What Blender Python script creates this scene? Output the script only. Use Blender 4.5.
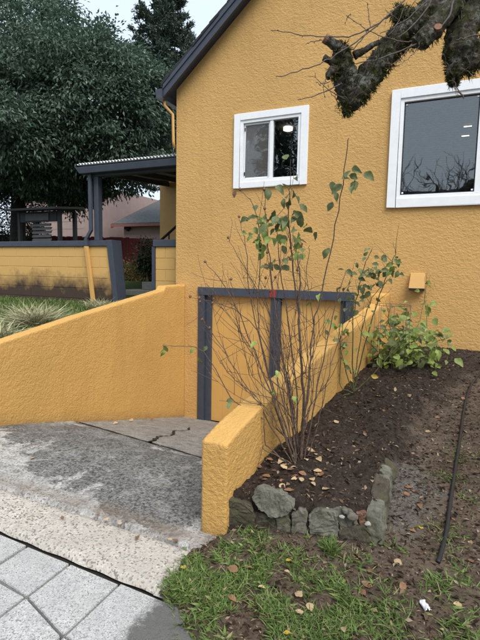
import bpy, bmesh, math, random
import numpy as np
from math import radians, sin, cos, pi
from mathutils import Vector, Matrix, noise as mnoise

# ------------------------------------------------------------------ scene, camera, light
for o in list(bpy.data.objects): bpy.data.objects.remove(o)
S = bpy.context.scene
S.render.engine = 'CYCLES'
C = S.collection
FPX, PITCH, YAW, ROLL, H = 462.0, radians(6.1), radians(24.2), radians(1.06), 1.55
fw = np.array([-sin(YAW)*cos(PITCH), cos(YAW)*cos(PITCH), -sin(PITCH)])
r0 = np.array([cos(YAW), sin(YAW), 0.0]); u0 = np.cross(r0, fw)
RV = cos(ROLL)*r0 + sin(ROLL)*u0
UV = -sin(ROLL)*r0 + cos(ROLL)*u0
CAMP = np.array([0.0, 0.0, H])
cam = bpy.data.cameras.new('camera'); camo = bpy.data.objects.new('camera', cam); C.objects.link(camo)
cam.sensor_fit = 'VERTICAL'; cam.sensor_height = 36.0; cam.lens = FPX/640*36
cam.clip_start = 0.05; cam.clip_end = 2000
camo.matrix_world = Matrix(((RV[0], UV[0], -fw[0], 0), (RV[1], UV[1], -fw[1], 0), (RV[2], UV[2], -fw[2], H), (0, 0, 0, 1)))
S.camera = camo
S.render.resolution_x = 768; S.render.resolution_y = 1024

SUN_AZ_VEC = Vector((0.46, -0.42, 0.80)).normalized()      # towards the sun, behind the camera's right shoulder
elev = math.asin(SUN_AZ_VEC.z); az = math.atan2(SUN_AZ_VEC.x, SUN_AZ_VEC.y)
w = bpy.data.worlds.new('World'); S.world = w; w.use_nodes = True
nt = w.node_tree; bg = nt.nodes['Background']
sky = nt.nodes.new('ShaderNodeTexSky'); sky.sky_type = 'NISHITA'; sky.sun_disc = False
sky.sun_elevation = elev; sky.sun_rotation = az; sky.air_density = 1.0; sky.dust_density = 3.0
mx = nt.nodes.new('ShaderNodeMix'); mx.data_type = 'RGBA'; mx.inputs[0].default_value = 0.86
nt.links.new(sky.outputs[0], mx.inputs[6]); mx.inputs[7].default_value = (4.75, 5.45, 6.2, 1)   # even cloud cover
nt.links.new(mx.outputs[2], bg.inputs['Color']); bg.inputs['Strength'].default_value = 0.1
sl = bpy.data.lights.new('sun', 'SUN'); sl.energy = 2.0; sl.angle = radians(35); sl.color = (1.0, 0.96, 0.9)
so = bpy.data.objects.new('sun', sl); C.objects.link(so)
so.rotation_euler = SUN_AZ_VEC.to_track_quat('Z', 'Y').to_euler(); so.location = (8, -10, 20)
vs = S.view_settings; vs.view_transform = 'Standard'; vs.look = 'None'; vs.exposure = 1.0; vs.gamma = 1; vs.use_curve_mapping = False

# ------------------------------------------------------------------ helpers
rng = np.random.default_rng(7); random.seed(7)
def ray(px, py): return fw + (px-240)/FPX*RV + (320-py)/FPX*UV
def onY(px, py, y): d = ray(px, py); return CAMP + d*(y/d[1])
def onX(px, py, x): d = ray(px, py); return CAMP + d*(x/d[0])
def onZ(px, py, z): d = ray(px, py); return CAMP + d*((z-H)/d[2])
def onP(px, py, p0, n): d = ray(px, py); n = np.array(n, float); return CAMP + d*(((np.array(p0)-CAMP)@n)/(d@n))
def onG(px, py, f):
    d = ray(px, py)
    for t in np.arange(0.8, 40, 0.004):
        q = CAMP + t*d
        if q[2] <= f(q[0], q[1]): return q
    return CAMP + 40*d

def vnoise(x, y, seed=0):
    x = np.asarray(x, float); y = np.asarray(y, float)
    xi = np.floor(x).astype(np.int64); yi = np.floor(y).astype(np.int64)
    fx = x-xi; fy = y-yi; fx = fx*fx*(3-2*fx); fy = fy*fy*(3-2*fy)
    def h(a, b):
        n = (a*374761393 + b*668265263 + seed*1442695041) & 0x7fffffff
        n = ((n ^ (n >> 13))*1274126177) & 0x7fffffff
        return ((n ^ (n >> 16)) & 0xffff)/65535.0
    return (h(xi, yi)*(1-fx)+h(xi+1, yi)*fx)*(1-fy) + (h(xi, yi+1)*(1-fx)+h(xi+1, yi+1)*fx)*fy
def fbm(x, y, s=1.0, oct=4, seed=0):
    v = 0; a = 0.5; t = 0
    for i in range(oct):
        v = v + a*(vnoise(np.asarray(x)*s+17.3*i, np.asarray(y)*s-9.1*i, seed+i)-0.5); a *= 0.5; s *= 2.03
    return v

class MB:
    """collects shapes, builds ONE mesh object"""
    def __init__(s): s.v = []; s.f = []; s.n = 0; s.fm = []
    def add(s, vs, fs, mi=0):
        s.v.append(np.asarray(vs, float).reshape(-1, 3)); b = s.n
        s.f.extend([tuple(int(i)+b for i in f) for f in fs]); s.fm.extend([mi]*len(fs)); s.n += len(s.v[-1])
    def box(s, a, b, mi=0):
        x0, y0, z0 = a; x1, y1, z1 = b
        s.add([(x0,y0,z0),(x1,y0,z0),(x1,y1,z0),(x0,y1,z0),(x0,y0,z1),(x1,y0,z1),(x1,y1,z1),(x0,y1,z1)],
              [(0,3,2,1),(4,5,6,7),(0,1,5,4),(1,2,6,5),(2,3,7,6),(3,0,4,7)], mi)
    def hexa(s, p, mi=0): s.add(p, [(0,3,2,1),(4,5,6,7),(0,1,5,4),(1,2,6,5),(2,3,7,6),(3,0,4,7)], mi)
    def tube(s, pts, rad, sides=6, cap=True, mi=0, wob=0.0):
        pts = np.asarray(pts, float); n = len(pts)
        if np.isscalar(rad): rad = [rad]*n
        T = np.gradient(pts, axis=0); T /= np.linalg.norm(T, axis=1)[:, None]+1e-9
        ref = np.array([0.0, 0, 1]) if abs(T[0][2]) < 0.9 else np.array([1.0, 0, 0])
        A = np.cross(T[0], ref); A /= np.linalg.norm(A); vs = []
        for i in range(n):
            A = A - T[i]*(A@T[i]); A /= np.linalg.norm(A)+1e-9; B = np.cross(T[i], A)
            for k in range(sides):
                an = 2*pi*k/sides; r = rad[i]*(1+wob*(rng.random()-.5)*2 if wob else 1)
                vs.append(pts[i]+r*(cos(an)*A+sin(an)*B))
        fs = [(i*sides+k, i*sides+(k+1) % sides, (i+1)*sides+(k+1) % sides, (i+1)*sides+k) for i in range(n-1) for k in range(sides)]
        if cap: fs += [tuple(range(sides-1, -1, -1)), tuple(range((n-1)*sides, n*sides))]
        s.add(vs, fs, mi)
    def tris(s, arr, k):
        """arr (N,k,3): N loose k-gons"""
        arr = np.asarray(arr, float); b = s.n; N = len(arr)
        s.v.append(arr.reshape(-1, 3)); idx = np.arange(N*k).reshape(N, k)+b
        s.f.extend(map(tuple, idx.tolist())); s.fm.extend([0]*N); s.n += N*k
    def mesh(s, name):
        m = bpy.data.meshes.new(name); m.from_pydata(np.concatenate(s.v).tolist(), [], s.f)
        if any(s.fm): m.polygons.foreach_set('material_index', s.fm)
        return m
    def build(s, name, mat, parent=None, smooth=False, bevel=0, seg=2):
        m = s.mesh(name)
        return obj(name, m, mat, parent, smooth, bevel, seg)

def obj(name, m, mat, parent=None, smooth=False, bevel=0, seg=2):
    for mm in (mat if isinstance(mat, (list, tuple)) else [mat]): m.materials.append(mm)
    if bevel:
        bm = bmesh.new(); bm.from_mesh(m); bmesh.ops.remove_doubles(bm, verts=bm.verts, dist=1e-5)
        bmesh.ops.bevel(bm, geom=[e for e in bm.edges if len(e.link_faces) == 2 and e.calc_face_angle(0) > 0.5], offset=bevel, segments=seg, affect='EDGES', profile=0.6)
        bm.to_mesh(m); bm.free()
    if smooth: m.polygons.foreach_set('use_smooth', [True]*len(m.polygons))
    o = bpy.data.objects.new(name, m); C.objects.link(o)
    if parent is not None: put(o, parent)
    return o
def put(o, parent):
    o.parent = parent
    o.matrix_parent_inverse = Matrix.Translation(-Vector(parent.location)) if parent.type == 'EMPTY' else Matrix.Identity(4)
def thing(name, label, cat, loc=(0, 0, 0), group=None):
    o = bpy.data.objects.new(name, None); C.objects.link(o); o.location = loc; o.empty_display_size = 0.1
    return tag(o, label, cat, group)
def tag(o, label=None, cat=None, group=None, kind=None):
    if label: o['label'] = label
    if cat: o['category'] = cat
    if group: o['group'] = group
    if kind: o['kind'] = kind
    return o
def struct(o): o['kind'] = 'structure'; return o

def grid(xs, ys, zf, keep=None):
    X, Y = np.meshgrid(xs, ys); Z = zf(X, Y); nx, ny = len(xs), len(ys)
    idx = np.arange(nx*ny).reshape(ny, nx)
    q = np.stack([idx[:-1, :-1], idx[:-1, 1:], idx[1:, 1:], idx[1:, :-1]], -1).reshape(-1, 4)
    if keep is not None:
        cx = (X[:-1, :-1]+X[1:, 1:])/2; cy = (Y[:-1, :-1]+Y[1:, 1:])/2
        q = q[keep(cx, cy).reshape(-1)]
    mb = MB(); mb.add(np.stack([X, Y, Z], -1).reshape(-1, 3), q.tolist()); return mb

# ------------------------------------------------------------------ materials
class N:
    def __init__(s, name):
        s.m = bpy.data.materials.new(name); s.m.use_nodes = True; s.t = s.m.node_tree; s.b = s.t.nodes['Principled BSDF']
        s.geo = s.t.nodes.new('ShaderNodeNewGeometry'); s.pos = s.geo.outputs['Position']
    def l(s, a, b): s.t.links.new(a, b)
    def n(s, k): return s.t.nodes.new(k)
    def noise(s, scale, detail=4, rough=0.6, dist=0.0, vec=None):
        x = s.n('ShaderNodeTexNoise'); x.inputs['Scale'].default_value = scale; x.inputs['Detail'].default_value = detail
        x.inputs['Roughness'].default_value = rough; x.inputs['Distortion'].default_value = dist; s.l(vec or s.pos, x.inputs['Vector']); return x.outputs['Fac']
    def voro(s, scale, out='Color', feature='F1', vec=None):
        x = s.n('ShaderNodeTexVoronoi'); x.feature = feature; x.inputs['Scale'].default_value = scale; s.l(vec or s.pos, x.inputs['Vector']); return x.outputs[out]
    def ramp(s, fac, stops, interp='LINEAR'):
        r = s.n('ShaderNodeValToRGB'); r.color_ramp.interpolation = interp; e = r.color_ramp.elements
        while len(e) < len(stops): e.new(0.5)
        for i, (p, c) in enumerate(stops):
            e[i].position = p; e[i].color = (c, c, c, 1) if np.isscalar(c) else (*c, 1)
        s.l(fac, r.inputs[0]); return r.outputs[0]
    def mix(s, fac, a, b, mode='MIX'):
        x = s.n('ShaderNodeMix'); x.data_type = 'RGBA'; x.blend_type = mode
        for sock, v in ((x.inputs[0], fac), (x.inputs[6], a), (x.inputs[7], b)):
            if isinstance(v, (int, float)): sock.default_value = v if sock.type == 'VALUE' else (v, v, v, 1)
            elif isinstance(v, (tuple, list)): sock.default_value = (*v, 1)
            else: s.l(v, sock)
        return x.outputs[2]
    def math(s, op, a, b=0.0, c=None, clamp=False):
        x = s.n('ShaderNodeMath'); x.operation = op; x.use_clamp = clamp
        for i, v in enumerate((a, b) if c is None else (a, b, c)):
            if isinstance(v, (int, float)): x.inputs[i].default_value = v
            else: s.l(v, x.inputs[i])
        return x.outputs[0]
    def sep(s, vec=None):
        x = s.n('ShaderNodeSeparateXYZ'); s.l(vec or s.pos, x.inputs[0]); return x.outputs
    def bump(s, h, strength=0.5, dist=0.01, chain=None):
        x = s.n('ShaderNodeBump'); x.inputs['Strength'].default_value = strength; x.inputs['Distance'].default_value = dist
        s.l(h, x.inputs['Height'])
        if chain: s.l(chain, x.inputs['Normal'])
        return x.outputs[0]
    def done(s, col=None, rough=0.8, nrm=None, spec=0.3, **kw):
        if col is not None:
            if isinstance(col, tuple): s.b.inputs['Base Color'].default_value = (*col, 1)
            else: s.l(col, s.b.inputs['Base Color'])
        if isinstance(rough, (int, float)): s.b.inputs['Roughness'].default_value = rough
        else: s.l(rough, s.b.inputs['Roughness'])
        if nrm: s.l(nrm, s.b.inputs['Normal'])
        s.b.inputs['Specular IOR Level'].default_value = spec
        for k, v in kw.items(): s.b.inputs[k].default_value = v
        return s.m

def stucco(name, col, scale=38, strength=0.48, dist=0.013, near=False):
    n = N(name); mp = n.n('ShaderNodeMapping'); mp.inputs['Scale'].default_value = (0.72, 0.72, 1.05) if not near else (0.9, 0.9, 1.0); mp.inputs['Rotation'].default_value = (0, 0.35, 0); n.l(n.pos, mp.inputs[0]); a = n.noise(scale, 4, 0.6, 0.5, mp.outputs[0]); b = n.noise(scale*3.7, 3, 0.6); c = n.noise(0.9, 5, 0.6)
    st = n.noise(7, 6, 0.7, 0.6)
    base = n.mix(n.ramp(c, [(0.35, 0.0), (0.7, 1.0)]), col, tuple(x*0.88 for x in col))
    base = n.mix(n.ramp(st, [(0.62, 0.0), (0.8, 0.5)]), base, tuple(x*f for x, f in zip(col, (0.74, 0.70, 0.66))))
    h = n.math('ADD', n.math('ADD', n.ramp(a, [(0.3, 0.0), (0.7, 1.0)]), n.math('MULTIPLY', b, 0.35)), n.math('MULTIPLY', n.noise(9, 4, 0.6, 0.6), 1.1))
    x, y, z = n.sep(); mp2 = n.n('ShaderNodeMapping'); mp2.inputs['Scale'].default_value = (5.5, 5.5, 0.45); n.l(n.pos, mp2.inputs[0])
    stk = n.noise(1.0, 6, 0.7, 0.3, mp2.outputs[0]); base = n.mix(n.ramp(stk, [(0.52, 0.0), (0.74, 0.28)]), base, tuple(v*f for v, f in zip(col, (0.66, 0.62, 0.58))))     # faint rain streaks
    if near:      # splash dirt along the foot of the wall, above the sloping driveway
        ft = n.math('MULTIPLY', n.math('MAXIMUM', n.math('SUBTRACT', y, 3.05), 0.0), -0.262); hh = n.math('SUBTRACT', z, ft)
        dm = n.ramp(n.math('ADD', n.math('ADD', hh, 0.16), n.math('MULTIPLY', n.noise(7, 8, 0.78), -0.26)), [(0.0, 0.55), (0.07, 0.22), (0.16, 0.0)]); base = n.mix(dm, base, (0.20, 0.13, 0.06))
        chip = n.ramp(n.noise(17, 8, 0.75), [(0.665, 0.0), (0.69, 0.85)]); base = n.mix(chip, base, (0.33, 0.22, 0.11))
    return n.done(base, 0.75, n.bump(h, strength, dist), 0.25)
OCH = (0.565, 0.340, 0.122)
M = {}
M['stucco'] = stucco('ochre_stucco', OCH)
M['stucco_near'] = stucco('ochre_stucco_wall', (0.59, 0.345, 0.105), 54, 0.6, 0.010, True)
def plain(name, col, rough=0.5, var=0.12, scale=9, bump=0.15, spec=0.4, streak=None):
    n = N(name); a = n.noise(scale, 5, 0.65); b = n.noise(scale*14, 2)
    base = n.mix(n.ramp(a, [(0.3, 0.0), (0.72, 1.0)]), col, tuple(x*(1-var*2) for x in col))
    return n.done(base, rough, n.bump(b, bump, 0.004), spec)
M['slate'] = plain('slate_paint', (0.052, 0.062, 0.085), 0.5)
M['white'] = plain('white_trim', (0.80, 0.82, 0.84), 0.4, 0.04)
M['black'] = plain('black_rubber', (0.018, 0.019, 0.022), 0.45)
M['shingle'] = plain('dark_shingle', (0.03, 0.032, 0.037), 0.9, 0.2, 30, 0.6)
M['red_tag'] = plain('red_paint', (0.36, 0.03, 0.03), 0.5)
M['ochre_flat'] = plain('ochre_flat_paint', (0.58, 0.335, 0.105), 0.55, 0.06, 5, 0.2)
M['ochre_door'] = plain('ochre_door_paint', (0.60, 0.345, 0.105), 0.5, 0.05, 6, 0.2)
M['metal'] = plain('galvanised_wire', (0.13, 0.10, 0.085), 0.6)
M['red_fence'] = plain('red_fence_paint', (0.23, 0.042, 0.038), 0.8, 0.2, 14, 0.4)
M['pink'] = plain('pale_pink_siding', (0.42, 0.31, 0.285), 0.8, 0.07, 2)
M['redtrim'] = plain('red_trim', (0.36, 0.15, 0.13), 0.6)
M['grey_roof'] = plain('grey_composite_roof', (0.15, 0.16, 0.165), 0.9, 0.25, 8, 0.6)
M['dark_wood'] = plain('dark_stained_wood', (0.009, 0.0085, 0.009), 0.6)  # dark wood, made darker to carry the tree's shade over the garden stand
M['pale_board'] = plain('pale_board', (0.07, 0.07, 0.068), 0.6)  # light board of the stand, its colour lowered for the shade under the tree
M['cement'] = plain('cement', (0.22, 0.22, 0.21), 0.9, 0.15, 12, 0.5)
M['sheet'] = plain('corrugated_sheet', (0.55, 0.57, 0.58), 0.35, 0.1, 3, 0.1)
M['room'] = plain('room_paint', (0.16, 0.13, 0.11), 0.9)
M['cut_wood'] = plain('cut_wood', (0.24, 0.125, 0.075), 0.85, 0.2, 60, 0.4)
M['litter'] = plain('white_litter', (0.72, 0.72, 0.76), 0.4, 0.08, 40, 0.5)

# concrete block wall: paint with dirt splashed up from the soil
n = N('painted_block'); x, y, z = n.sep()
edge = n.noise(3.0, 6, 0.7); hgt = n.math('SUBTRACT', z, n.math('MULTIPLY', edge, 0.75))
lat = n.noise(0.7, 2)
d = n.ramp(n.math('ADD', hgt, n.math('MULTIPLY', lat, -0.25)), [(0.62, 1.0), (0.98, 0.0)])
x2 = n.ramp(n.math('MULTIPLY_ADD', x, -0.25, -1.25), [(0.0, 0.0), (0.12, 1.0)])     # dirt stays left of the gate
col = n.mix(n.math('MULTIPLY', d, x2), (0.56, 0.345, 0.12), (0.055, 0.036, 0.025))
M['block'] = n.done(col, 0.75, n.bump(n.noise(70, 3), 0.35, 0.006))
n = N('block_joint'); M['joint'] = n.done((0.46, 0.27, 0.09), 0.9)

def aggregate(name, base, dark, light, scale=90, amt=0.5, stain=None, bumpd=0.004, grey=0.0):
    n = N(name); c = n.voro(scale); r = n.sep(c)[0]
    big = n.noise(1.7, 6, 0.65); mid = n.noise(11, 5, 0.7)
    spk = n.ramp(r, [(0.0, dark), (0.15, dark), (0.22, base), (0.72, base), (0.86, light), (1.0, light)])
    col = n.mix(amt, base, spk)
    col = n.mix(n.ramp(mid, [(0.30, 0.45), (0.6, 0.0)]), col, tuple(v*0.66 for v in base))
    col = n.mix(n.ramp(big, [(0.42, 0.5), (0.62, 0.0)]), col, tuple(v*0.72 for v in base))
    dst = n.voro(scale, 'Distance')
    nr = n.bump(dst, 0.5, bumpd); nr = n.bump(mid, 0.15, 0.008, nr)
    return n, col, nr
n, col, nr = aggregate('sidewalk_concrete', (0.42, 0.42, 0.415), (0.15, 0.15, 0.15), (0.60, 0.59, 0.57), 190, 0.9)
sx_, sy_, sz_ = n.sep()
dk = n.math('ADD', n.math('MULTIPLY_ADD', sx_, 1.0, 1.19), n.math('MULTIPLY', n.math('SUBTRACT', n.noise(7, 7, 0.75), 0.5), 0.35))
dk = n.math('MULTIPLY', n.ramp(dk, [(0.0, 0.0), (0.06, 0.9)]), n.ramp(n.math('MULTIPLY_ADD', sy_, -2.0, 3.6), [(0.0, 0.0), (0.15, 1.0)]))
col = n.mix(dk, col, (0.075, 0.072, 0.066))
M['paving'] = n.done(col, 0.85, nr)
n, col, nr = aggregate('apron_aggregate', (0.44, 0.405, 0.36), (0.10, 0.09, 0.085), (0.56, 0.52, 0.465), 105, 0.95, bumpd=0.005)
br = n.ramp(n.noise(5, 5, 0.7), [(0.55, 0.0), (0.75, 0.6)])
M['apron'] = n.done(n.mix(br, col, (0.20, 0.145, 0.10)), 0.85, nr)
n, col, nr = aggregate('old_dark_concrete', (0.125, 0.12, 0.11), (0.05, 0.05, 0.048), (0.24, 0.23, 0.21), 100, 0.6)
M['oldconc'] = n.done(col, 0.75, nr)
# driveway: worn concrete under black moss and lichen
n, col, nr = aggregate('driveway_concrete', (0.44, 0.43, 0.415), (0.10, 0.10, 0.10), (0.62, 0.61, 0.59), 85, 0.8, bumpd=0.007)
x, y, z = n.sep()
def ell(cx, cy, rx, ry):
    return n.math('ADD', n.math('POWER', n.math('MULTIPLY', n.math('SUBTRACT', x, cx), 1/rx), 2.0), n.math('POWER', n.math('MULTIPLY', n.math('SUBTRACT', y, cy), 1/ry), 2.0))
blob = n.math('MINIMUM', ell(-2.35, 3.0, 1.0, 0.62), ell(-1.75, 2.55, 0.55, 0.35))
blob = n.math('MINIMUM', blob, ell(-3.3, 3.45, 0.8, 0.7))
edge = n.math('ADD', blob, n.math('MULTIPLY', n.math('SUBTRACT', n.noise(2.6, 8, 0.75, 0.8), 0.5), 4.6))
moss = n.ramp(edge, [(0.85, 0.97), (1.5, 0.0)])
fine = n.ramp(n.noise(38, 7, 0.8), [(0.42, 1.0), (0.55, 0.0)])
moss = n.math('MULTIPLY', moss, n.math('ADD', n.math('MULTIPLY', fine, 0.45), 0.55))
sp2 = n.ramp(n.noise(9, 9, 0.82), [(0.47, 0.0), (0.62, 0.9)]); bl = n.ramp(n.noise(4.5, 6, 0.7), [(0.34, 0.6), (0.5, 1.0)]); moss = n.math('MULTIPLY', moss, bl)
moss = n.math('MAXIMUM', moss, n.math('MULTIPLY', sp2, 0.7))
jl = n.math('ABSOLUTE', n.math('ADD', n.math('SUBTRACT', y, 3.70), n.math('MULTIPLY', n.math('ADD', x, 2.5), 0.29))); jl = n.ramp(n.math('ADD', jl, n.math('MULTIPLY', n.noise(6, 6, 0.7), 0.25)), [(0.14, 0.9), (0.24, 0.0)]); moss = n.math('MAXIMUM', moss, jl)  # dark band along the slab joint: moss with the joint's shade painted in
col = n.mix(moss, col, (0.026, 0.027, 0.026))
dirt = n.ramp(n.math('ADD', n.math('ABSOLUTE', n.math('SUBTRACT', y, 2.23)), n.math('MULTIPLY', n.noise(4, 6, 0.7), 0.3)), [(0.12, 0.7), (0.26, 0.0)])
col = n.mix(dirt, col, (0.16, 0.12, 0.085))
at = n.n('ShaderNodeAttribute'); at.attribute_name = 'crack'; col = n.mix(at.outputs['Fac'], col, (0.02, 0.018, 0.015))
M['drive'] = n.done(col, 0.85, n.bump(n.noise(55, 6, 0.75), 0.5, 0.012, nr))
n, col, nr = aggregate('driveway_lower_concrete', (0.27, 0.255, 0.235), (0.12, 0.11, 0.10), (0.40, 0.38, 0.35), 90, 0.7, bumpd=0.006)
sp2 = n.ramp(n.noise(9, 8, 0.75), [(0.45, 0.0), (0.68, 0.75)])
at = n.n('ShaderNodeAttribute'); at.attribute_name = 'crack'
M['drive_low'] = n.done(n.mix(at.outputs['Fac'], n.mix(sp2, col, (0.075, 0.07, 0.064)), (0.015, 0.013, 0.011)), 0.85, nr)
n = N('crack_soil'); M['crack'] = n.done((0.018, 0.015, 0.012), 0.95)
n, col, nr = aggregate('asphalt', (0.05, 0.05, 0.052), (0.02, 0.02, 0.02), (0.11, 0.11, 0.11), 60, 0.8); M['asphalt'] = n.done(col, 0.9, nr)

# soils
n = N('yard_and_bed_soil')
at = n.n('ShaderNodeAttribute'); at.attribute_name = 'bed'; mk = at.outputs['Fac']
a = n.noise(30, 8, 0.78); b = n.noise(2.6, 6, 0.68); g = n.noise(150, 4, 0.75); c = n.noise(6, 5, 0.7); v1 = n.noise(9, 6, 0.7)
dark = n.ramp(a, [(0.30, (0.012, 0.009, 0.007)), (0.52, (0.048, 0.035, 0.028)), (0.70, (0.11, 0.083, 0.068)), (0.85, (0.18, 0.145, 0.12))])
dark = n.mix(n.ramp(b, [(0.52, 0.0), (0.72, 0.6)]), dark, (0.105, 0.085, 0.072))
lite = n.ramp(a, [(0.30, (0.028, 0.019, 0.014)), (0.48, (0.115, 0.080, 0.058)), (0.68, (0.25, 0.185, 0.14))])
lite = n.mix(n.ramp(b, [(0.42, 0.0), (0.62, 0.7)]), lite, (0.19, 0.145, 0.112))
lite = n.mix(n.ramp(v1, [(0.50, 0.0), (0.66, 0.6)]), lite, (0.060, 0.046, 0.036))
lite = n.mix(n.ramp(c, [(0.56, 0.0), (0.70, 0.5)]), lite, (0.075, 0.080, 0.035))
px_, py2_, pz_ = n.sep()
gr = n.math('ADD', n.math('POWER', n.math('MULTIPLY', n.math('SUBTRACT', px_, -0.16), 4.5), 2.0), n.math('POWER', n.math('MULTIPLY', n.math('SUBTRACT', py2_, 3.05), 1.9), 2.0))
gv = n.sep(n.voro(95))[0]
lite = n.mix(n.ramp(n.math('ADD', gr, n.math('MULTIPLY', n.math('SUBTRACT', c, 0.5), 3.0)), [(0.25, 0.6), (1.1, 0.0)]), lite, n.ramp(gv, [(0.0, (0.08, 0.08, 0.076)), (1.0, (0.27, 0.265, 0.25))]))
fac = n.ramp(n.math('ADD', mk, n.math('MULTIPLY', n.math('SUBTRACT', n.noise(3.5, 7, 0.75), 0.5), 1.3)), [(0.36, 0.0), (0.62, 1.0)])
M['mulch'] = M['soil'] = n.done(n.mix(fac, lite, dark), 0.95, n.bump(a, 1.0, 0.022, n.bump(g, 0.9, 0.007)), 0.15)
n = N('lawn_soil'); a = n.noise(12, 7, 0.7)
M['lawn'] = n.done(n.ramp(a, [(0.3, (0.020, 0.030, 0.010)), (0.7, (0.055, 0.075, 0.022))]), 0.95, n.bump(a, 0.8, 0.03), 0.1)

def leafmat(name, stops, rough=0.45, spec=0.5, trans=0.25, vein=False):
    n = N(name); r = n.geo.outputs['Random Per Island']
    big = n.noise(1.3, 3)
    col = n.ramp(r, stops)
    col = n.mix(n.ramp(big, [(0.35, 0.35), (0.65, 0.0)]), col, tuple(v*0.5 for v in stops[0][1]))
    nb = n.bump(n.noise(160, 2), 0.25, 0.002)
    n.done(col, rough, nb, spec)
    tr = n.n('ShaderNodeBsdfTranslucent'); n.l(col, tr.inputs['Color'])
    ms = n.n('ShaderNodeMixShader'); ms.inputs[0].default_value = trans
    out = n.t.nodes['Material Output']; n.l(n.b.outputs[0], ms.inputs[1]); n.l(tr.outputs[0], ms.inputs[2]); n.l(ms.outputs[0], out.inputs['Surface'])
    return n.m
M['laurel'] = leafmat('dark_glossy_leaf', [(0.0, (0.038, 0.074, 0.054)), (0.55, (0.092, 0.152, 0.104)), (0.88, (0.16, 0.23, 0.155)), (1.0, (0.25, 0.32, 0.23))], 0.45, 0.55, 0.28)
M['needle'] = leafmat('fir_needle', [(0.0, (0.045, 0.070, 0.055)), (0.7, (0.10, 0.14, 0.11)), (1.0, (0.17, 0.21, 0.16))], 0.6, 0.3, 0.1)
M['bushleaf'] = leafmat('shrub_leaf', [(0.0, (0.012, 0.026, 0.012)), (0.7, (0.03, 0.055, 0.022)), (1.0, (0.07, 0.10, 0.04))], 0.5, 0.4)
M['goldleaf'] = leafmat('golden_shrub_leaf', [(0.0, (0.10, 0.075, 0.02)), (0.6, (0.18, 0.15, 0.05)), (1.0, (0.10, 0.12, 0.04))], 0.6, 0.3)
M['grass'] = leafmat('grass_blade', [(0.0, (0.055, 0.10, 0.022)), (0.5, (0.12, 0.195, 0.042)), (0.86, (0.20, 0.29, 0.075)), (0.95, (0.33, 0.31, 0.14)), (1.0, (0.36, 0.29, 0.17))], 0.55, 0.35, 0.3)
M['sedge'] = leafmat('variegated_blade', [(0.0, (0.22, 0.23, 0.12)), (0.4, (0.50, 0.47, 0.28)), (1.0, (0.72, 0.68, 0.48))], 0.6, 0.3, 0.25)
M['moss'] = leafmat('hanging_moss', [(0.0, (0.018, 0.016, 0.009)), (0.45, (0.045, 0.050, 0.016)), (0.8, (0.10, 0.12, 0.028)), (1.0, (0.19, 0.21, 0.055))], 0.9, 0.1, 0.15)
M['straw'] = leafmat('dry_grass_and_bark_bits', [(0.0, (0.02, 0.013, 0.009)), (0.5, (0.06, 0.038, 0.026)), (0.85, (0.15, 0.10, 0.065)), (1.0, (0.34, 0.27, 0.19))], 0.9, 0.1, 0.05)
def soloLeaf(name, a, b, rough=0.55, spot=(0.12, 0.07, 0.03), amt=0.5, trans=0.2):
    n = N(name); q = n.noise(26, 5, 0.7); s2 = n.noise(90, 4, 0.7); oi = n.n('ShaderNodeObjectInfo').outputs['Random']
    col = n.mix(n.ramp(q, [(0.35, 0.0), (0.65, 1.0)]), a, b); col = n.mix(n.ramp(oi, [(0, 0.0), (1, 0.45)]), col, tuple(v*0.45 for v in a))
    col = n.mix(n.ramp(s2, [(0.58, 0.0), (0.70, amt)]), col, spot)
    n.done(col, rough, n.bump(s2, 0.3, 0.002), 0.4)
    tr = n.n('ShaderNodeBsdfTranslucent'); n.l(col, tr.inputs['Color']); ms = n.n('ShaderNodeMixShader'); ms.inputs[0].default_value = trans
    out = n.t.nodes['Material Output']; n.l(n.b.outputs[0], ms.inputs[1]); n.l(tr.outputs[0], ms.inputs[2]); n.l(ms.outputs[0], out.inputs['Surface']); return n.m
M['roseleaf'] = soloLeaf('rose_leaf', (0.10, 0.135, 0.045), (0.22, 0.25, 0.105), 0.55)
M['limeleaf'] = soloLeaf('light_green_leaf', (0.17, 0.25, 0.045), (0.31, 0.38, 0.10), 0.5)
M['yellowleaf'] = soloLeaf('yellow_leaf', (0.55, 0.36, 0.045), (0.62, 0.47, 0.10))
M['tanleaf'] = soloLeaf('tan_dry_leaf', (0.46, 0.33, 0.18), (0.60, 0.46, 0.28))
M['brownleaf'] = soloLeaf('brown_dry_leaf', (0.21, 0.105, 0.055), (0.32, 0.18, 0.10))
n = N('cane_bark'); a = n.noise(60, 5, 0.7); M['cane'] = n.done(n.ramp(a, [(0.3, (0.040, 0.027, 0.021)), (0.55, (0.105, 0.072, 0.056)), (0.8, (0.22, 0.17, 0.135))]), 0.7, n.bump(a, 0.5, 0.003))
n = N('green_cane'); a = n.noise(40, 5, 0.7); M['gcane'] = n.done(n.ramp(a, [(0.3, (0.05, 0.045, 0.022)), (0.7, (0.10, 0.12, 0.045))]), 0.6, n.bump(a, 0.4, 0.003))
n = N('twig_bark'); a = n.noise(60, 5, 0.7); M['twig'] = n.done(n.ramp(a, [(0.3, (0.05, 0.038, 0.032)), (0.7, (0.15, 0.12, 0.105))]), 0.8, n.bump(a, 0.5, 0.003))
n = N('mossy_bark'); a = n.noise(16, 8, 0.75); b = n.noise(55, 6, 0.75); sx = n.noise(13, 7, 0.75)
col = n.ramp(b, [(0.3, (0.022, 0.017, 0.014)), (0.5, (0.095, 0.078, 0.066)), (0.72, (0.24, 0.215, 0.195))])
col = n.mix(n.ramp(a, [(0.42, 0.85), (0.56, 0.0)]), col, (0.055, 0.065, 0.018)); col = n.mix(n.ramp(sx, [(0.52, 0.0), (0.60, 0.85)]), col, (0.26, 0.265, 0.24))
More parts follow.
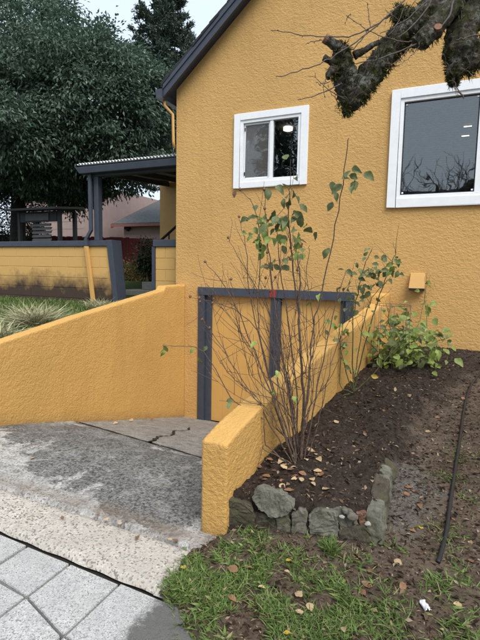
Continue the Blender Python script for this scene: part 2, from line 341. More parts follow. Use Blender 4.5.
M['bark'] = n.done(col, 0.95, n.bump(b, 1.0, 0.02, n.bump(a, 1.0, 0.03)), 0.15)
n = N('dark_trunk'); a = n.noise(20, 6, 0.7); M['trunk'] = n.done(n.ramp(a, [(0.3, (0.010, 0.009, 0.008)), (0.7, (0.045, 0.040, 0.036))]), 0.9, n.bump(a, 0.8, 0.03))
def stone(name, c1, c2, moss=0.5, mc=(0.085, 0.095, 0.035)):
    n = N(name); a = n.noise(9, 8, 0.72); b = n.noise(60, 5, 0.7); c = n.noise(5, 5, 0.7)
    col = n.mix(n.ramp(a, [(0.32, 0.0), (0.68, 1.0)]), c1, c2); col = n.mix(n.ramp(b, [(0.5, 0.0), (0.7, 0.6)]), col, tuple(v*0.5 for v in c1))
    col = n.mix(n.ramp(c, [(0.48, 0.0), (0.62, moss)]), col, mc)
    return n.done(col, 0.9, n.bump(b, 0.6, 0.006, n.bump(a, 0.7, 0.03)), 0.2)
M['stone_brown'] = stone('brown_stone', (0.048, 0.040, 0.032), (0.105, 0.09, 0.07), 0.35)
M['stone_green'] = stone('lichen_stone', (0.095, 0.092, 0.074), (0.205, 0.20, 0.165), 0.55, (0.060, 0.064, 0.030))
M['stone_grey'] = stone('grey_stone', (0.085, 0.078, 0.064), (0.18, 0.165, 0.135), 0.45)
M['pebble'] = stone('pale_pebble', (0.28, 0.265, 0.235), (0.42, 0.40, 0.36), 0.1)
M['brick_red'] = stone('red_brick', (0.15, 0.075, 0.052), (0.23, 0.12, 0.09), 0.45)
# glass: clear pane that mirrors the sky at its real Fresnel amount (two panes)
n = N('window_glass'); t = n.t; gl = n.n('ShaderNodeBsdfGlossy'); gl.inputs['Roughness'].default_value = 0.012
trn = n.n('ShaderNodeBsdfTransparent'); trn.inputs['Color'].default_value = (0.80, 0.84, 0.84, 1)
fr = n.n('ShaderNodeFresnel'); fr.inputs['IOR'].default_value = 2.15
wv = n.noise(2.2, 2, 0.5); n.l(n.bump(wv, 0.12, 0.02), gl.inputs['Normal'])
ms = n.n('ShaderNodeMixShader'); n.l(fr.outputs[0], ms.inputs[0]); n.l(trn.outputs[0], ms.inputs[1]); n.l(gl.outputs[0], ms.inputs[2])
n.l(ms.outputs[0], t.nodes['Material Output'].inputs['Surface']); M['glass'] = n.m
n = N('insect_screen'); tr = n.n('ShaderNodeBsdfTransparent'); df = n.n('ShaderNodeBsdfDiffuse'); df.inputs['Color'].default_value = (0.22, 0.21, 0.20, 1)
ms = n.n('ShaderNodeMixShader'); ms.inputs[0].default_value = 0.22; n.l(tr.outputs[0], ms.inputs[1]); n.l(df.outputs[0], ms.inputs[2]); n.l(ms.outputs[0], n.t.nodes['Material Output'].inputs['Surface']); M['screen'] = n.m
n = N('lamp_glow'); M['glow'] = n.done((0.9, 0.85, 0.75), 0.5, **{'Emission Color': (1.0, 0.88, 0.70, 1), 'Emission Strength': 2.2})

# ------------------------------------------------------------------ ground forms
def zdrive(y):
    y = np.asarray(y, float); return -0.262*0.15*np.logaddexp(0, (y-3.05)/0.15)
def zlawn(x, y):
    y = np.asarray(y, float); return 0.02 + 0.12*np.clip(y-2.0, 0, 6) + 0.0*np.asarray(x)
def zbed(x, y): return 0.24 + 0.08*(np.asarray(y)-2.4) + 0.0*np.asarray(x)
WT = [(2.29, 0.56), (2.44, 0.61), (2.70, 0.67), (3.2, 0.75), (3.78, 0.84), (4.57, 0.945), (5.38, 1.05), (6.16, 1.165), (6.6, 1.22)]
def wtop(y): return np.interp(y, [a for a, b in WT], [b for a, b in WT])
def wx(y): return -1.26 + (np.asarray(y)-2.29)*0.0888       # driveway-side face of the garden wall
def zleft(x, y):
    x = np.asarray(x, float); y = np.asarray(y, float)
    return np.clip(0.70 + 0.05*(y-3.2), 0.05, 0.9) + 0.0*x
def zback(x, y): return 0.86 + np.clip(0.12*(np.asarray(y)-6.9), 0, 0.34) + 0.0*np.asarray(x)

# far ground: one sheet to the horizon, below everything
mb = MB(); mb.add([(-600,-600,-1.6),(600,-600,-1.6),(600,600,-1.6),(-600,600,-1.6)], [(0,1,2,3)])
struct(mb.build('ground', M['lawn']))
mb = MB(); mb.box((-40,-9.0,-1.55), (40,-1.75,-0.14)); struct(mb.build('road', M['asphalt']))
mb = MB(); mb.box((-40,-1.75,-1.5), (40,-1.60,0.0)); struct(mb.build('kerb', M['paving'], bevel=0.02))
mb = MB(); mb.box((-40,-40,-1.55), (40,-9.0,0.0)); struct(mb.build('far_verge', M['lawn']))
# back yard behind the block wall
xs = np.concatenate([np.linspace(-60,-14,10), np.linspace(-13.5,-4.2,40), np.linspace(-4,60,12)]); ys = np.concatenate([np.linspace(7.0,14,30), np.linspace(15,90,12)])
struct(grid(xs, ys, lambda X, Y: zback(X, Y)+0.05*fbm(X, Y, 1.2, 3, 5)).build('back_yard', M['lawn']))
# left front lawn behind the left retaining wall
xs = np.linspace(-14,-4.13,130); ys = np.linspace(1.95,7.0,80)
struct(grid(xs, ys, lambda X, Y: zleft(X, Y)+0.03*fbm(X, Y, 3, 3, 9)).build('left_lawn', M['lawn']))
mb = MB(); mb.box((-14,1.90,-1.5), (-4.13,1.949,0.68)); struct(mb.build('left_lawn_bank', M['lawn']))
# yard soil right of the garden wall
BX = [2.2, 2.55, 3.05, 3.5, 4.48, 5.4, 6.3, 6.6]; BV = [-0.30, -0.27, -0.29, -0.24, -0.06, 0.22, 0.75, 1.1]
def bedright(y): return np.interp(y, BX, BV)
def bedfront(x): return 2.335 + (np.asarray(x)+1.10)*0.235
def bedw(X, Y):
    soft = np.interp(Y, [3.0, 3.4, 4.5], [0.05, 0.14, 0.5])
    a = np.clip((bedright(Y)-X)/soft+0.1, 0, 1); b = np.clip((Y-bedfront(X))/0.03, 0, 1)
    a = a*a*(3-2*a); return a*b
def zyard(X, Y):
    return zlawn(X, Y) + 0.045*fbm(X, Y, 2.2, 4, 3) + 0.032*fbm(X, Y, 13, 4, 4)
def zbedsurf(X, Y):
    X = np.asarray(X, float); Y = np.asarray(Y, float)
    mound = 0.05*np.exp(-((X+0.83)**2+(Y-2.85)**2)/0.10)
    return zbed(X, Y) + mound + 0.06*fbm(X, Y, 2.6, 4, 11) + 0.055*fbm(X, Y, 15, 4, 12)
def zg(X, Y):
    X = np.asarray(X, float); Y = np.asarray(Y, float); w = bedw(X, Y); lipd = np.clip((X-np.interp(Y, [1.4, 1.62, 1.76, 2.05, 2.3], [-0.72, -1.02, -1.195, -1.25, -1.17]))/0.14, 0, 1); lipd = np.where(Y < 2.3, lipd, 1.0); return -0.012*(1-lipd) + lipd*lipd*(3-2*lipd)* (zyard(X, Y)*(1-w) + np.maximum(zbedsurf(X, Y), zyard(X, Y)+0.012)*w)
def bedmask(o):
    me = o.data; co = np.empty(len(me.vertices)*3); me.vertices.foreach_get('co', co); co = co.reshape(-1, 3); soft = np.interp(co[:, 1], [2.5, 3.0, 4.5], [0.12, 0.35, 0.9])
    a = np.clip((bedright(co[:, 1])-co[:, 0])/soft+0.5, 0, 1); b = np.clip((co[:, 1]-bedfront(co[:, 0]))/0.12+0.9, 0, 1)
    me.attributes.new('bed', 'FLOAT', 'POINT').data.foreach_set('value', (a*b).astype(np.float32))
xs = np.concatenate([np.arange(-1.5, 1.3, 0.016), np.linspace(1.32, 9, 40)]); ys = np.arange(1.45, 6.66, 0.016)
EDGE = [(-1.16, 1.66), (-1.27, 2.10), (-1.24, 2.29)]
def soil_keep(X, Y):
    lim = np.where(Y < 2.3, np.interp(Y, [1.4, 1.62, 1.76, 2.05, 2.3], [-0.72, -1.02, -1.195, -1.25, -1.17]), wx(Y)+0.06)
    return X > lim + 0.03*fbm(X, Y, 9, 3, 8)*(Y < 2.25)
yard = grid(xs, ys, lambda X, Y: zg(X, Y), keep=lambda X, Y: soil_keep(X, Y) & (bedw(X, Y) < 0.5)).build('yard_soil', M['soil'], smooth=True); struct(yard); bedmask(yard)
bed = grid(xs[:175], ys, lambda X, Y: zg(X, Y)+0.003, keep=lambda X, Y: soil_keep(X, Y) & (bedw(X, Y) > 0.03)).build('planting_bed', M['mulch'], smooth=True); struct(bed); bedmask(bed)
zgs = lambda x, y: float(zg(np.array(x), np.array(y)))

# driveway: two slabs with an open joint and a crack, then the aggregate apron
def slab(name, mat, parent, xs, ys, zf, keep=None, thick=0.10):
    X, Y = np.meshgrid(xs, ys); Z = zf(X, Y); nx, ny = len(xs), len(ys)
    return grid(xs, ys, zf, keep).build(name, mat, parent, smooth=True)
base = MB(); ysb = np.linspace(2.0, 6.72, 60)
top = [(x, y, float(zdrive(y))-0.035) for y in ysb for x in (-4.0, -0.8)]
base.add(top, [(2*i, 2*i+1, 2*i+3, 2*i+2) for i in range(59)])
drive = base.build('driveway', M['crack']); struct(drive)
def jointY(x): return 3.70 - (np.asarray(x)+2.5)*0.29 + 0.02*fbm(x, np.asarray(x)*0, 5, 3, 2)
def lowedge(x): return 2.14 + 0.03*fbm(x, np.asarray(x)*0+3.3, 4, 3, 6) - 0.02*(np.asarray(x)+2)
def poly_slab(name, mat, parent, x0, x1, yl, yh, dx, dy, zoff=0.0, seed=1, rough=0.006, crack=None):
    """surface between two wavy lines yl(x), yh(x), with its near edge rolled down"""
    xs = np.arange(x0, x1+dx/2, dx); nv = int(max(8, (float(np.mean(yh(xs)))-float(np.mean(yl(xs))))/dy)); tt = np.linspace(0, 1, nv)
    X = np.repeat(xs[None], nv, 0); Y = yl(xs)[None]*(1-tt[:, None]) + yh(xs)[None]*tt[:, None]
    Z = zdrive(Y) + zoff + rough*fbm(X, Y, 6, 4, seed)*2
    for row, dz in ((0, -0.030), (1, -0.004), (nv-1, -0.030), (nv-2, -0.003)): Z[row] += dz
    if crack is not None: Z += crack(X, Y)
    idx = np.arange(nv*len(xs)).reshape(nv, len(xs)); q = np.stack([idx[:-1, :-1], idx[:-1, 1:], idx[1:, 1:], idx[1:, :-1]], -1).reshape(-1, 4)
    m = MB(); m.add(np.stack([X, Y, Z], -1).reshape(-1, 3), q.tolist()); ob = m.build(name, mat, parent, smooth=True)
    ck = np.zeros(X.shape) if crack is None else np.clip(-crack(X, Y)/0.012, 0, 1)
    for row in ((nv-1, nv-2) if crack is None else (0, 1)): ck[row] = 1
    ob.data.attributes.new('crack', 'FLOAT', 'POINT').data.foreach_set('value', ck.reshape(-1).astype(np.float32)); return ob
CR = np.array([(-2.66, 3.72), (-2.72, 3.95), (-2.86, 4.20), (-2.83, 4.45), (-3.02, 4.75), (-2.98, 5.05), (-3.18, 5.4)])
def crackf(X, Y):
    cx = np.interp(Y, CR[:, 1], CR[:, 0]) + 0.03*fbm(X*0, Y, 12, 3, 4); dd = np.abs(X-cx)
    a = np.where((Y > 3.7) & (Y < 5.4), np.clip(1.5-1.5*dd/0.024, 0, 1), 0)
    c2 = 4.62+0.25*(X+2.9)+0.03*fbm(X, Y*0, 9, 3, 21); b = np.where((X > -2.95) & (X < -1.5), np.clip(1-np.abs(Y-c2)/0.025, 0, 1), 0)
    return -0.03*b
poly_slab('concrete_slab', M['drive'], drive, -4.0, -0.95, lambda x: lowedge(x)+0.008, lambda x: jointY(x)-0.02, 0.02, 0.02, 0.0, 31, 0.009)
poly_slab('concrete_slab', M['drive_low'], drive, -4.0, -0.90, lambda x: jointY(x)+0.02, lambda x: np.asarray(x)*0+6.64, 0.011, 0.014, -0.012, 41, 0.008, crackf)
rc = random.Random(3); cp = []
for (xa, ya), (xb, yb) in zip(CR[:-1], CR[1:]):
    for t_ in np.linspace(0, 1, 6)[:-1]: cp.append((xa+(xb-xa)*t_+rc.uniform(-.022, .022), ya+(yb-ya)*t_))
mb = MB(); vs_ = []
for i, (cx_, cy_) in enumerate(cp):
    hw = 0.019*(1-0.55*i/len(cp))*rc.uniform(0.55, 1.3)
    for q in (-hw, hw): vs_.append((cx_+q, cy_+q*0.6, float(zdrive(cy_))-0.012+0.011))
mb.add(vs_, [(2*i, 2*i+1, 2*i+3, 2*i+2) for i in range(len(cp)-1)]); mb.build('crack', M['crack'], drive)
def apl(x): return 1.735 - (np.asarray(x)+1.15)*0.045
def apron_r(y): return np.interp(y, [1.6, 1.75, 1.9, 2.05, 2.2], [-1.155, -1.16, -1.20, -1.245, -1.26])
xs = np.arange(-4.3, -1.12, 0.02)
def aph(X, Y):
    z = 0.006*fbm(X, Y, 5, 3, 51)-0.004
    return z - 0.03*np.clip(1-(Y-(apl(X)+0.012))/0.012, 0, 1)
m = poly_slab('apron_slab', M['apron'], None, -4.3, -1.22, lambda x: apl(x)+0.018+0.004*np.sin(np.asarray(x)*23), lambda x: lowedge(x)+0.004, 0.02, 0.02, -0.004, 51, 0.004)
# round its outer corner where turf creeps over it
bm = bmesh.new(); bm.from_mesh(m.data); bm.free()
apron = MB(); apron.add([(-4.3,1.5,-0.05),(-0.9,1.5,-0.05),(-0.9,2.3,-0.05),(-4.3,2.3,-0.05)], [(0,1,2,3)])
apo = apron.build('driveway_apron', M['crack']); struct(apo); m.parent = apo
mm = poly_slab('apron_slab', M['apron'], apo, -1.225, -1.15, lambda x: apl(x)+0.014+0.0*x, lambda x: 2.10-(np.asarray(x)+1.225)*4.0, 0.02, 0.02, -0.004, 52, 0.004)

# sidewalk panels
sw = MB(); sw.add([(-40,-1.6,-0.06),(40,-1.6,-0.06),(40,1.76,-0.06),(-40,1.80,-0.06)], [(0,1,2,3)])
swo = sw.build('sidewalk', M['crack']); struct(swo)
def panel(pts, mat, z=0.0, inset=0.0075, name='paving_slab'):
    pts = [Vector((p[0], p[1], 0)) for p in pts]; c = sum(pts, Vector())/len(pts)
    pts = [p + (c-p).normalized()*inset*1.4 for p in pts]
    bm = bmesh.new(); lo = [bm.verts.new((p.x, p.y, -0.058)) for p in pts]; tz = z+random.uniform(-.003, .003); sx = random.uniform(-.006, .006); sy = random.uniform(-.006, .006)
    hi = [bm.verts.new((p.x, p.y, tz+sx*(p.x-c.x)+sy*(p.y-c.y))) for p in pts]; k = len(pts)
    bm.faces.new(hi); 
    for i in range(k): bm.faces.new((lo[i], lo[(i+1) % k], hi[(i+1) % k], hi[i]))
    bmesh.ops.recalc_face_normals(bm, faces=bm.faces)
    tope = [e for e in bm.edges if all(v in hi for v in e.verts)]
    bmesh.ops.bevel(bm, geom=tope+[e for e in bm.edges if (e.verts[0] in hi) != (e.verts[1] in hi)], offset=0.003, segments=2, affect='EDGES')
    me = bpy.data.meshes.new(name); bm.to_mesh(me); bm.free(); return obj(name, me, mat, swo)
jx = [-4.4, -4.05, -3.71, -3.38, -3.05, -2.72, -2.39, -2.06, -1.73, -1.395, -0.70]
row1 = lambda x: 1.705 - (x+1.15)*0.045
row2 = lambda x: float(np.interp(x, [-4.4, -1.95, -1.74, -1.40, -1.1], [1.60, 1.485, 1.45, 1.345, 1.27]))
row3 = lambda x: float(np.interp(x, [-4.4, -1.95, -1.4, -1.1], [1.2, 1.12, 1.02, 0.96]))
for a, b in zip(jx[:-1], jx[1:]):
    panel([(a, row2(a)), (b, row2(b)), (b, row1(b)), (a, row1(a))], M['paving'])
for a, b in ((-4.4,-3.7), (-3.7,-3.05), (-3.05,-2.35), (-2.35,-1.73), (-1.73,-1.40), (-1.40,-0.70)):
    panel([(a, row3(a)), (b, row3(b)), (b, row2(b)), (a, row2(a))], M['paving'])
panel([(-0.70, 0.6), (0.9, 0.6), (0.9, 1.42), (-0.70, 1.66)], M['oldconc'], -0.004)
for i in range(-6, 7): panel([(i*1.3, -1.55), (i*1.3+1.3, -1.55), (i*1.3+1.3, 0.55), (i*1.3, 0.55)] if i >= 1 else [(i*1.3, -1.55), (i*1.3+1.3, -1.55), (i*1.3+1.3, 0.55), (i*1.3, 0.85 if i < 0 else 0.55)], M['oldconc' if i >= 0 else 'paving'], 0.0)

# ------------------------------------------------------------------ stuccoed garden walls (subdivided and roughened)
def rough_hexa(mapf, nu, nv, nw, amp, scale, soft=2, seed=0.0):
    bm = bmesh.new()
    def face_grid(f, a, b):
        vs = [[bm.verts.new(mapf(*f(i/a, j/b))) for i in range(a+1)] for j in range(b+1)]
        for j in range(b):
            for i in range(a): bm.faces.new((vs[j][i], vs[j][i+1], vs[j+1][i+1], vs[j+1][i]))
    face_grid(lambda s, t: (s, 0, t), nu, nw); face_grid(lambda s, t: (1-s, 1, t), nu, nw)
    face_grid(lambda s, t: (0, 1-s, t), nv, nw); face_grid(lambda s, t: (1, s, t), nv, nw)
    face_grid(lambda s, t: (s, t, 1), nu, nv)
    bmesh.ops.remove_doubles(bm, verts=bm.verts, dist=1e-5)
    bmesh.ops.recalc_face_normals(bm, faces=bm.faces); bm.normal_update()
    sharp = list({v for e in bm.edges if len(e.link_faces) == 2 and e.calc_face_angle(0) > 0.6 for v in e.verts})
    for _ in range(soft): bmesh.ops.smooth_vert(bm, verts=sharp, factor=0.5, use_axis_x=True, use_axis_y=True, use_axis_z=True)
    bm.normal_update()
    for v in bm.verts:
        p = v.co*scale + Vector((seed, seed, seed)); k = mnoise.noise(p)+0.5*mnoise.noise(p*2.3)+0.6*mnoise.noise(p*0.12)
        v.co += v.normal*amp*k
    me = bpy.data.meshes.new('m'); bm.to_mesh(me); bm.free(); return me
TH = 0.165
YS = [2.29]+[2.29+i*(6.12-2.29)/200 for i in range(1, 201)]
def rw(u, v, w):
    y = 2.29 + v*(6.14-2.29); bot = float(zdrive(y))-0.12; t = float(wtop(y)); return (float(wx(y))+u*TH, y, bot+(t-bot)*w)
gw = thing('garden_wall', 'low ochre stucco retaining wall between the sunken driveway and the planting bed', 'garden wall', (-1.1, 4.2, 0.3))
obj('wall', rough_hexa(rw, 12, 300, 54, 0.0028, 42, 1), M['stucco_near'], gw, smooth=True).data.name = 'garden_wall'
def rwc(u, v, w):
    y = 6.141 + v*0.455; bot = float(zdrive(y))-0.1; return (float(wx(6.14))-0.01+u*(TH+0.03)+0.005, y, bot+(1.285-bot)*w)
obj('end_block', rough_hexa(rwc, 8, 18, 60, 0.003, 40, 1, seed=3.1), M['stucco_near'], gw, smooth=True)
LT = [(1.9, 0.60), (3.11, 0.80), (4.2, 0.98), (5.90, 1.225), (5.98, 1.235), (6.02, 1.295), (6.6, 1.305)]
def lw(u, v, w):
    y = 1.98+v*(6.599-1.98); t = float(np.interp(y, [a for a, b in LT], [b for a, b in LT])); bot = min(float(zdrive(y))-0.1, -0.1); return (-3.97-0.155*(1-u), y, bot+(t-bot)*w)
rwl = thing('retaining_wall', 'ochre stucco retaining wall along the left side of the driveway', 'retaining wall', (-4.05, 4.2, 0.2))
obj('wall', rough_hexa(lw, 8, 220, 70, 0.0035, 36, 1, seed=7.7), M['stucco_near'], rwl, smooth=True)

# ------------------------------------------------------------------ the house
FY = 6.6; XL, XR = -4.15, 3.95; SLP = 0.857; ZC = 4.40; XPK = (XL+XR)/2
def zroof(x): return ZC + SLP*min(x-XL, XR-x)
house = thing('house', 'ochre stucco gabled house with sunken garage and white windows', 'house', (XPK, 10, -1.0))
OPEN = [(-3.04, -2.02, 2.87, 3.82), (-0.73, 1.25, 2.52, 3.83), (-3.62, -1.30, -1.2, 1.19)]
xs = sorted({XL, XR, XPK, *[v for o in OPEN for v in o[:2]]}); zs = sorted({-1.2, 4.3, *[v for o in OPEN for v in o[2:]]})
bm = bmesh.new(); cache = {}
def V(x, z):
    k = (round(x, 4), round(z, 4))
    if k not in cache: cache[k] = bm.verts.new((x, FY, z))
    return cache[k]
for i in range(len(xs)-1):
    for j in range(len(zs)-1):
        cx, cz = (xs[i]+xs[i+1])/2, (zs[j]+zs[j+1])/2
        if any(o[0] < cx < o[1] and o[2] < cz < o[3] for o in OPEN): continue
        bm.faces.new((V(xs[i], zs[j]), V(xs[i+1], zs[j]), V(xs[i+1], zs[j+1]), V(xs[i], zs[j+1])))
    bm.faces.new((V(xs[i], 4.3), V(xs[i+1], 4.3), V(xs[i+1], zroof(xs[i+1])), V(xs[i], zroof(xs[i]))))
ext = bmesh.ops.extrude_face_region(bm, geom=list(bm.faces))
for v in [g for g in ext['geom'] if isinstance(g, bmesh.types.BMVert)]: v.co.y += 0.2
bmesh.ops.recalc_face_normals(bm, faces=bm.faces)
me = bpy.data.meshes.new('wall'); bm.to_mesh(me); bm.free(); obj('wall', me, M['stucco'], house)
mb = MB(); mb.box((XL, 6.801, -1.2), (XL+0.2, 14, 4.35)); mb.box((XR-0.2, 6.801, -1.2), (XR, 14, 4.35)); mb.box((XL+0.201, 13.8, -1.2), (XR-0.201, 14, 4.35))
mb.build('side_wall', M['stucco'], house)
for s in (0, 1):      # two roof slopes with shingles, rake boards on the gable
    e = XL-0.12 if s == 0 else XR+0.12; ze = ZC-SLP*0.12; zp = zroof(XPK)
    def sl(lo, hi, y0, y1): return [(e, y0, ze+lo), (XPK, y0, zp+lo), (XPK, y1, zp+lo), (e, y1, ze+lo), (e, y0, ze+hi), (XPK, y0, zp+hi), (XPK, y1, zp+hi), (e, y1, ze+hi)]
    mb = MB(); mb.hexa(sl(0.012, 0.13, 6.44, 14.2)); ro = mb.build('roof', M['slate'], house)
    mb = MB()
    ex = e-0.02 if s == 0 else e+0.02
    nrow = 30
    for k in range(nrow):       # shingle courses, each lifting its lower edge
        a, b = k/nrow, (k+1.12)/nrow; f = lambda t: (ex+(XPK-ex)*t, ze-0.02*SLP+(zp-ze)*t)
        (xa, za), (xb, zb) = f(a), f(min(b, 1))
        j = random.uniform(-.012, .012)
        mb.hexa([(xa, 6.375+j, za+0.131), (xb, 6.375+j, zb+0.131), (xb, 14.25, zb+0.131), (xa, 14.25, za+0.131), (xa, 6.375+j, za+0.185), (xb, 6.375+j, zb+0.168), (xb, 14.25, zb+0.168), (xa, 14.25, za+0.185)])
    mb.build('shingles', M['shingle'], ro)
    mb = MB(); mb.hexa(sl(-0.055, 0.128, 6.40, 6.439)); mb.hexa(sl(0.060, 0.1285, 6.384, 6.3995)); mb.build('rake_board', M['slate'], ro)
mb = MB(); mb.hexa([(-4.38, 6.37, 4.22), (-4.275, 6.37, 4.22), (-4.275, 14.2, 4.22), (-4.38, 14.2, 4.22), (-4.40, 6.37, 4.36), (-4.275, 6.37, 4.36), (-4.275, 14.2, 4.36), (-4.40, 14.2, 4.36)])
mb.build('gutter', M['slate'], house)
mb = MB(); mb.tube([(-4.31, 6.50, 4.24), (-4.31, 6.50, 4.15), (-4.20, 6.57, 4.02), (-4.190, 6.575, 3.6), (-4.190, 6.60, 3.5)], 0.024, 8); mb.build('downspout', M['ochre_flat'], house, smooth=True)
# rear porch wall that closes the covered passage
mb = MB(); mb.box((-6.43, 9.5, 0.8), (XL-0.001, 9.7, 4.05)); mb.build('porch_wall', M['ochre_flat'], house)
# garage floor and room shell seen through the panes
mb = MB(); mb.add([(-3.93,6.81,1.9),(3.73,6.81,1.9),(3.73,11.5,1.9),(-3.93,11.5,1.9),(-3.93,6.81,4.22),(3.73,6.81,4.22),(3.73,11.5,4.22),(-3.93,11.5,4.22)], [(0,1,2,3),(7,6,5,4),(1,5,6,2),(2,6,7,3),(3,7,4,0)])
mb.build('room', M['room'], house)

def ring(mb, x0, x1, z0, z1, w, y0, y1, wt=None, wb=None):
    wt = w if wt is None else wt; wb = w if wb is None else wb
    mb.box((x0, y0, z0), (x0+w, y1, z1)); mb.box((x1-w, y0, z0), (x1, y1, z1))
    mb.box((x0+w, y0, z1-wt), (x1-w, y1, z1)); mb.box((x0+w, y0, z0), (x1-w, y1, z0+wb))
# small sliding window
mb = MB(); ring(mb, -3.11, -1.95, 2.80, 3.89, 0.105, FY-0.035, FY+0.002, 0.095, 0.085)
win = mb.build('window', M['white'], house, bevel=0.004)
tag(win, 'white framed small sliding window above the garage')
mb = MB(); ring(mb, -3.005, -2.055, 2.885, 3.795, 0.045, FY-0.02, FY+0.09); mb.box((-2.535, FY-0.012, 2.931), (-2.485, FY+0.09, 3.749)); mb.build('frame', M['white'], win, bevel=0.004)
mb = MB(); ring(mb, -2.955, -2.54, 2.935, 3.745, 0.022, FY+0.012, FY+0.05); mb.build('sash', M['white'], win, bevel=0.003)
mb = MB(); mb.box((-2.93, FY+0.028, 2.96), (-2.565, FY+0.034, 3.72)); mb.build('pane', M['glass'], win)
mb = MB(); mb.box((-2.482, FY+0.02, 2.932), (-2.102, FY+0.026, 3.748)); mb.build('pane', M['glass'], win)
mb = MB(); mb.box((-2.932, FY+0.018, 2.958), (-2.563, FY+0.0195, 3.722)); mb.build('insect_screen', M['screen'], win)
for z in (2.99, 3.64): mb = MB(); mb.box((-2.948, FY+0.004, z), (-2.936, FY+0.0115, z+0.05)); mb.build('latch', M['black'], win)
# large picture window
mb = MB(); ring(mb, -0.83, 1.35, 2.425, 3.93, 0.115, FY-0.04, FY+0.002, 0.115, 0.115)
win = mb.build('window', M['white'], house, bevel=0.004)
tag(win, 'large white framed picture window right of the small one')
mb = MB(); ring(mb, -0.714, 1.234, 2.541, 3.814, 0.045, FY-0.022, FY+0.09); mb.box((0.215, FY-0.015, 2.587), (0.30, FY+0.09, 3.768)); mb.build('frame', M['white'], win, bevel=0.004)
mb = MB(); ring(mb, -0.668, 0.214, 2.588, 3.767, 0.012, FY+0.014, FY+0.04); mb.build('gasket', M['black'], win)
mb = MB(); mb.box((-0.655, FY+0.02, 2.60), (0.202, FY+0.026, 3.755)); mb.build('pane', M['glass'], win)
mb = MB(); mb.box((0.302, FY+0.02, 2.588), (1.188, FY+0.026, 3.767)); mb.build('pane', M['glass'], win)
for px_ in (-0.645, 0.185):
    for pz_ in (2.612, 3.735):
        m2 = MB(); m2.box((px_-0.006, FY+0.008, pz_-0.006), (px_+0.016, FY+0.0135, pz_+0.014)); m2.build('clip', M['white'], win)
# half-closed venetian blind behind the pane
mb = MB()
for k in range(46):
    z = 3.84-k*0.0285; sag = 0.0015*sin(k*1.7)
    mb.hexa([(-0.69, FY+0.135, z-0.010+sag), (0.24, FY+0.135, z-0.010-sag), (0.24, FY+0.150, z+0.010-sag), (-0.69, FY+0.150, z+0.010+sag), (-0.69, FY+0.135, z-0.009+sag), (0.24, FY+0.135, z-0.009-sag), (0.24, FY+0.150, z+0.011-sag), (-0.69, FY+0.150, z+0.011+sag)])
mb.build('blind', plain('grey_blind', (0.13, 0.15, 0.17), 0.6), win)['kind'] = 'stuff'
# garage door: slate frame, two leaves of vertical boards
mb = MB(); mb.box((-3.72, FY-0.025, 1.145), (-1.20, FY+0.06, 1.275))
door = mb.build('garage_door', M['slate'], house, bevel=0.005); tag(door, 'ochre board garage door in dark slate frame')
ZB = float(zdrive(6.6))
mb = MB(); mb.box((-3.715, FY-0.02, ZB-0.05), (-3.60, FY+0.12, 1.1449)); mb.box((-3.598, FY+0.035, ZB-0.05), (-3.50, FY+0.12, 1.1449)); mb.build('jamb', M['slate'], door, bevel=0.005)
mb = MB(); mb.box((-1.32, FY-0.02, ZB-0.05), (-1.205, FY+0.12, 1.1449)); mb.box((-1.40, FY+0.035, ZB-0.05), (-1.322, FY+0.12, 1.1449)); mb.build('jamb', M['slate'], door, bevel=0.005)
cpx = float(onY(275, 330, FY)[0])
mb = MB(); mb.box((cpx-0.085, FY+0.01, ZB-0.05), (cpx+0.07, FY+0.12, 1.1445)); mb.box((cpx-0.02, FY-0.004, ZB-0.05), (cpx+0.012, FY+0.0095, 1.1445)); mb.build('centre_post', M['slate'], door, bevel=0.004)
for (a, b, k) in ((-3.499, cpx-0.086, 5), (cpx+0.071, -1.401, 4)):
    for i in range(k):
        x0, x1 = a+(b-a)*i/k, a+(b-a)*(i+1)/k
        mb = MB(); mb.box((x0+0.0006, FY+0.075, ZB-0.02), (x1-0.0006, FY+0.11, 1.1440)); mb.build('board', M['ochre_door'], door, bevel=0.003)
mb = MB(); tx = float(onY(272.5, 292, FY-0.03)[0]); mb.box((tx-0.045, FY-0.032, 1.16), (tx+0.05, FY-0.0252, 1.272)); mb.build('red_marker', M['red_tag'], door)
# vent hood on the facade
a = onY(410, 288.5, FY-0.09)
mb = MB(); x0, z0 = -0.485, 1.36
mb.hexa([(x0, FY-0.12, z0), (x0+0.2, FY-0.12, z0), (x0+0.2, FY+0.001, z0), (x0, FY+0.001, z0), (x0+0.012, FY-0.05, z0+0.20), (x0+0.188, FY-0.05, z0+0.20), (x0+0.188, FY+0.001, z0+0.20), (x0+0.012, FY+0.001, z0+0.20)])
vent = mb.build('vent_hood', M['ochre_flat'], house, bevel=0.006)
mb = MB(); mb.box((x0+0.004, FY-0.118, z0-0.028), (x0+0.196, FY-0.002, z0-0.0005)); mb.build('vent_opening', M['black'], vent)
# ceiling lamps in the room behind the panes
mb = MB(); mb.tube([(-2.9, 8.47, 4.16), (-2.9, 8.47, 4.215)], 0.085, 20); tag(mb.build('ceiling_lamp', M['glow'], smooth=False), 'round lit ceiling lamp seen through the small window', 'lamp')
lmp = thing('ceiling_lamp', 'lit ceiling fixture of four short bars seen through the large window', 'lamp', (0.19, 10.03, 4.2))
for i, (dx, dy) in enumerate(((-0.12, -0.5), (0.2, -0.55), (-0.14, 0.15), (0.2, 0.1))):
    mb = MB(); mb.box((0.19+dx, 10.0+dy, 4.195), (0.19+dx+0.13, 10.03+dy, 4.215)); mb.build('light_bar', M['glow'], lmp)

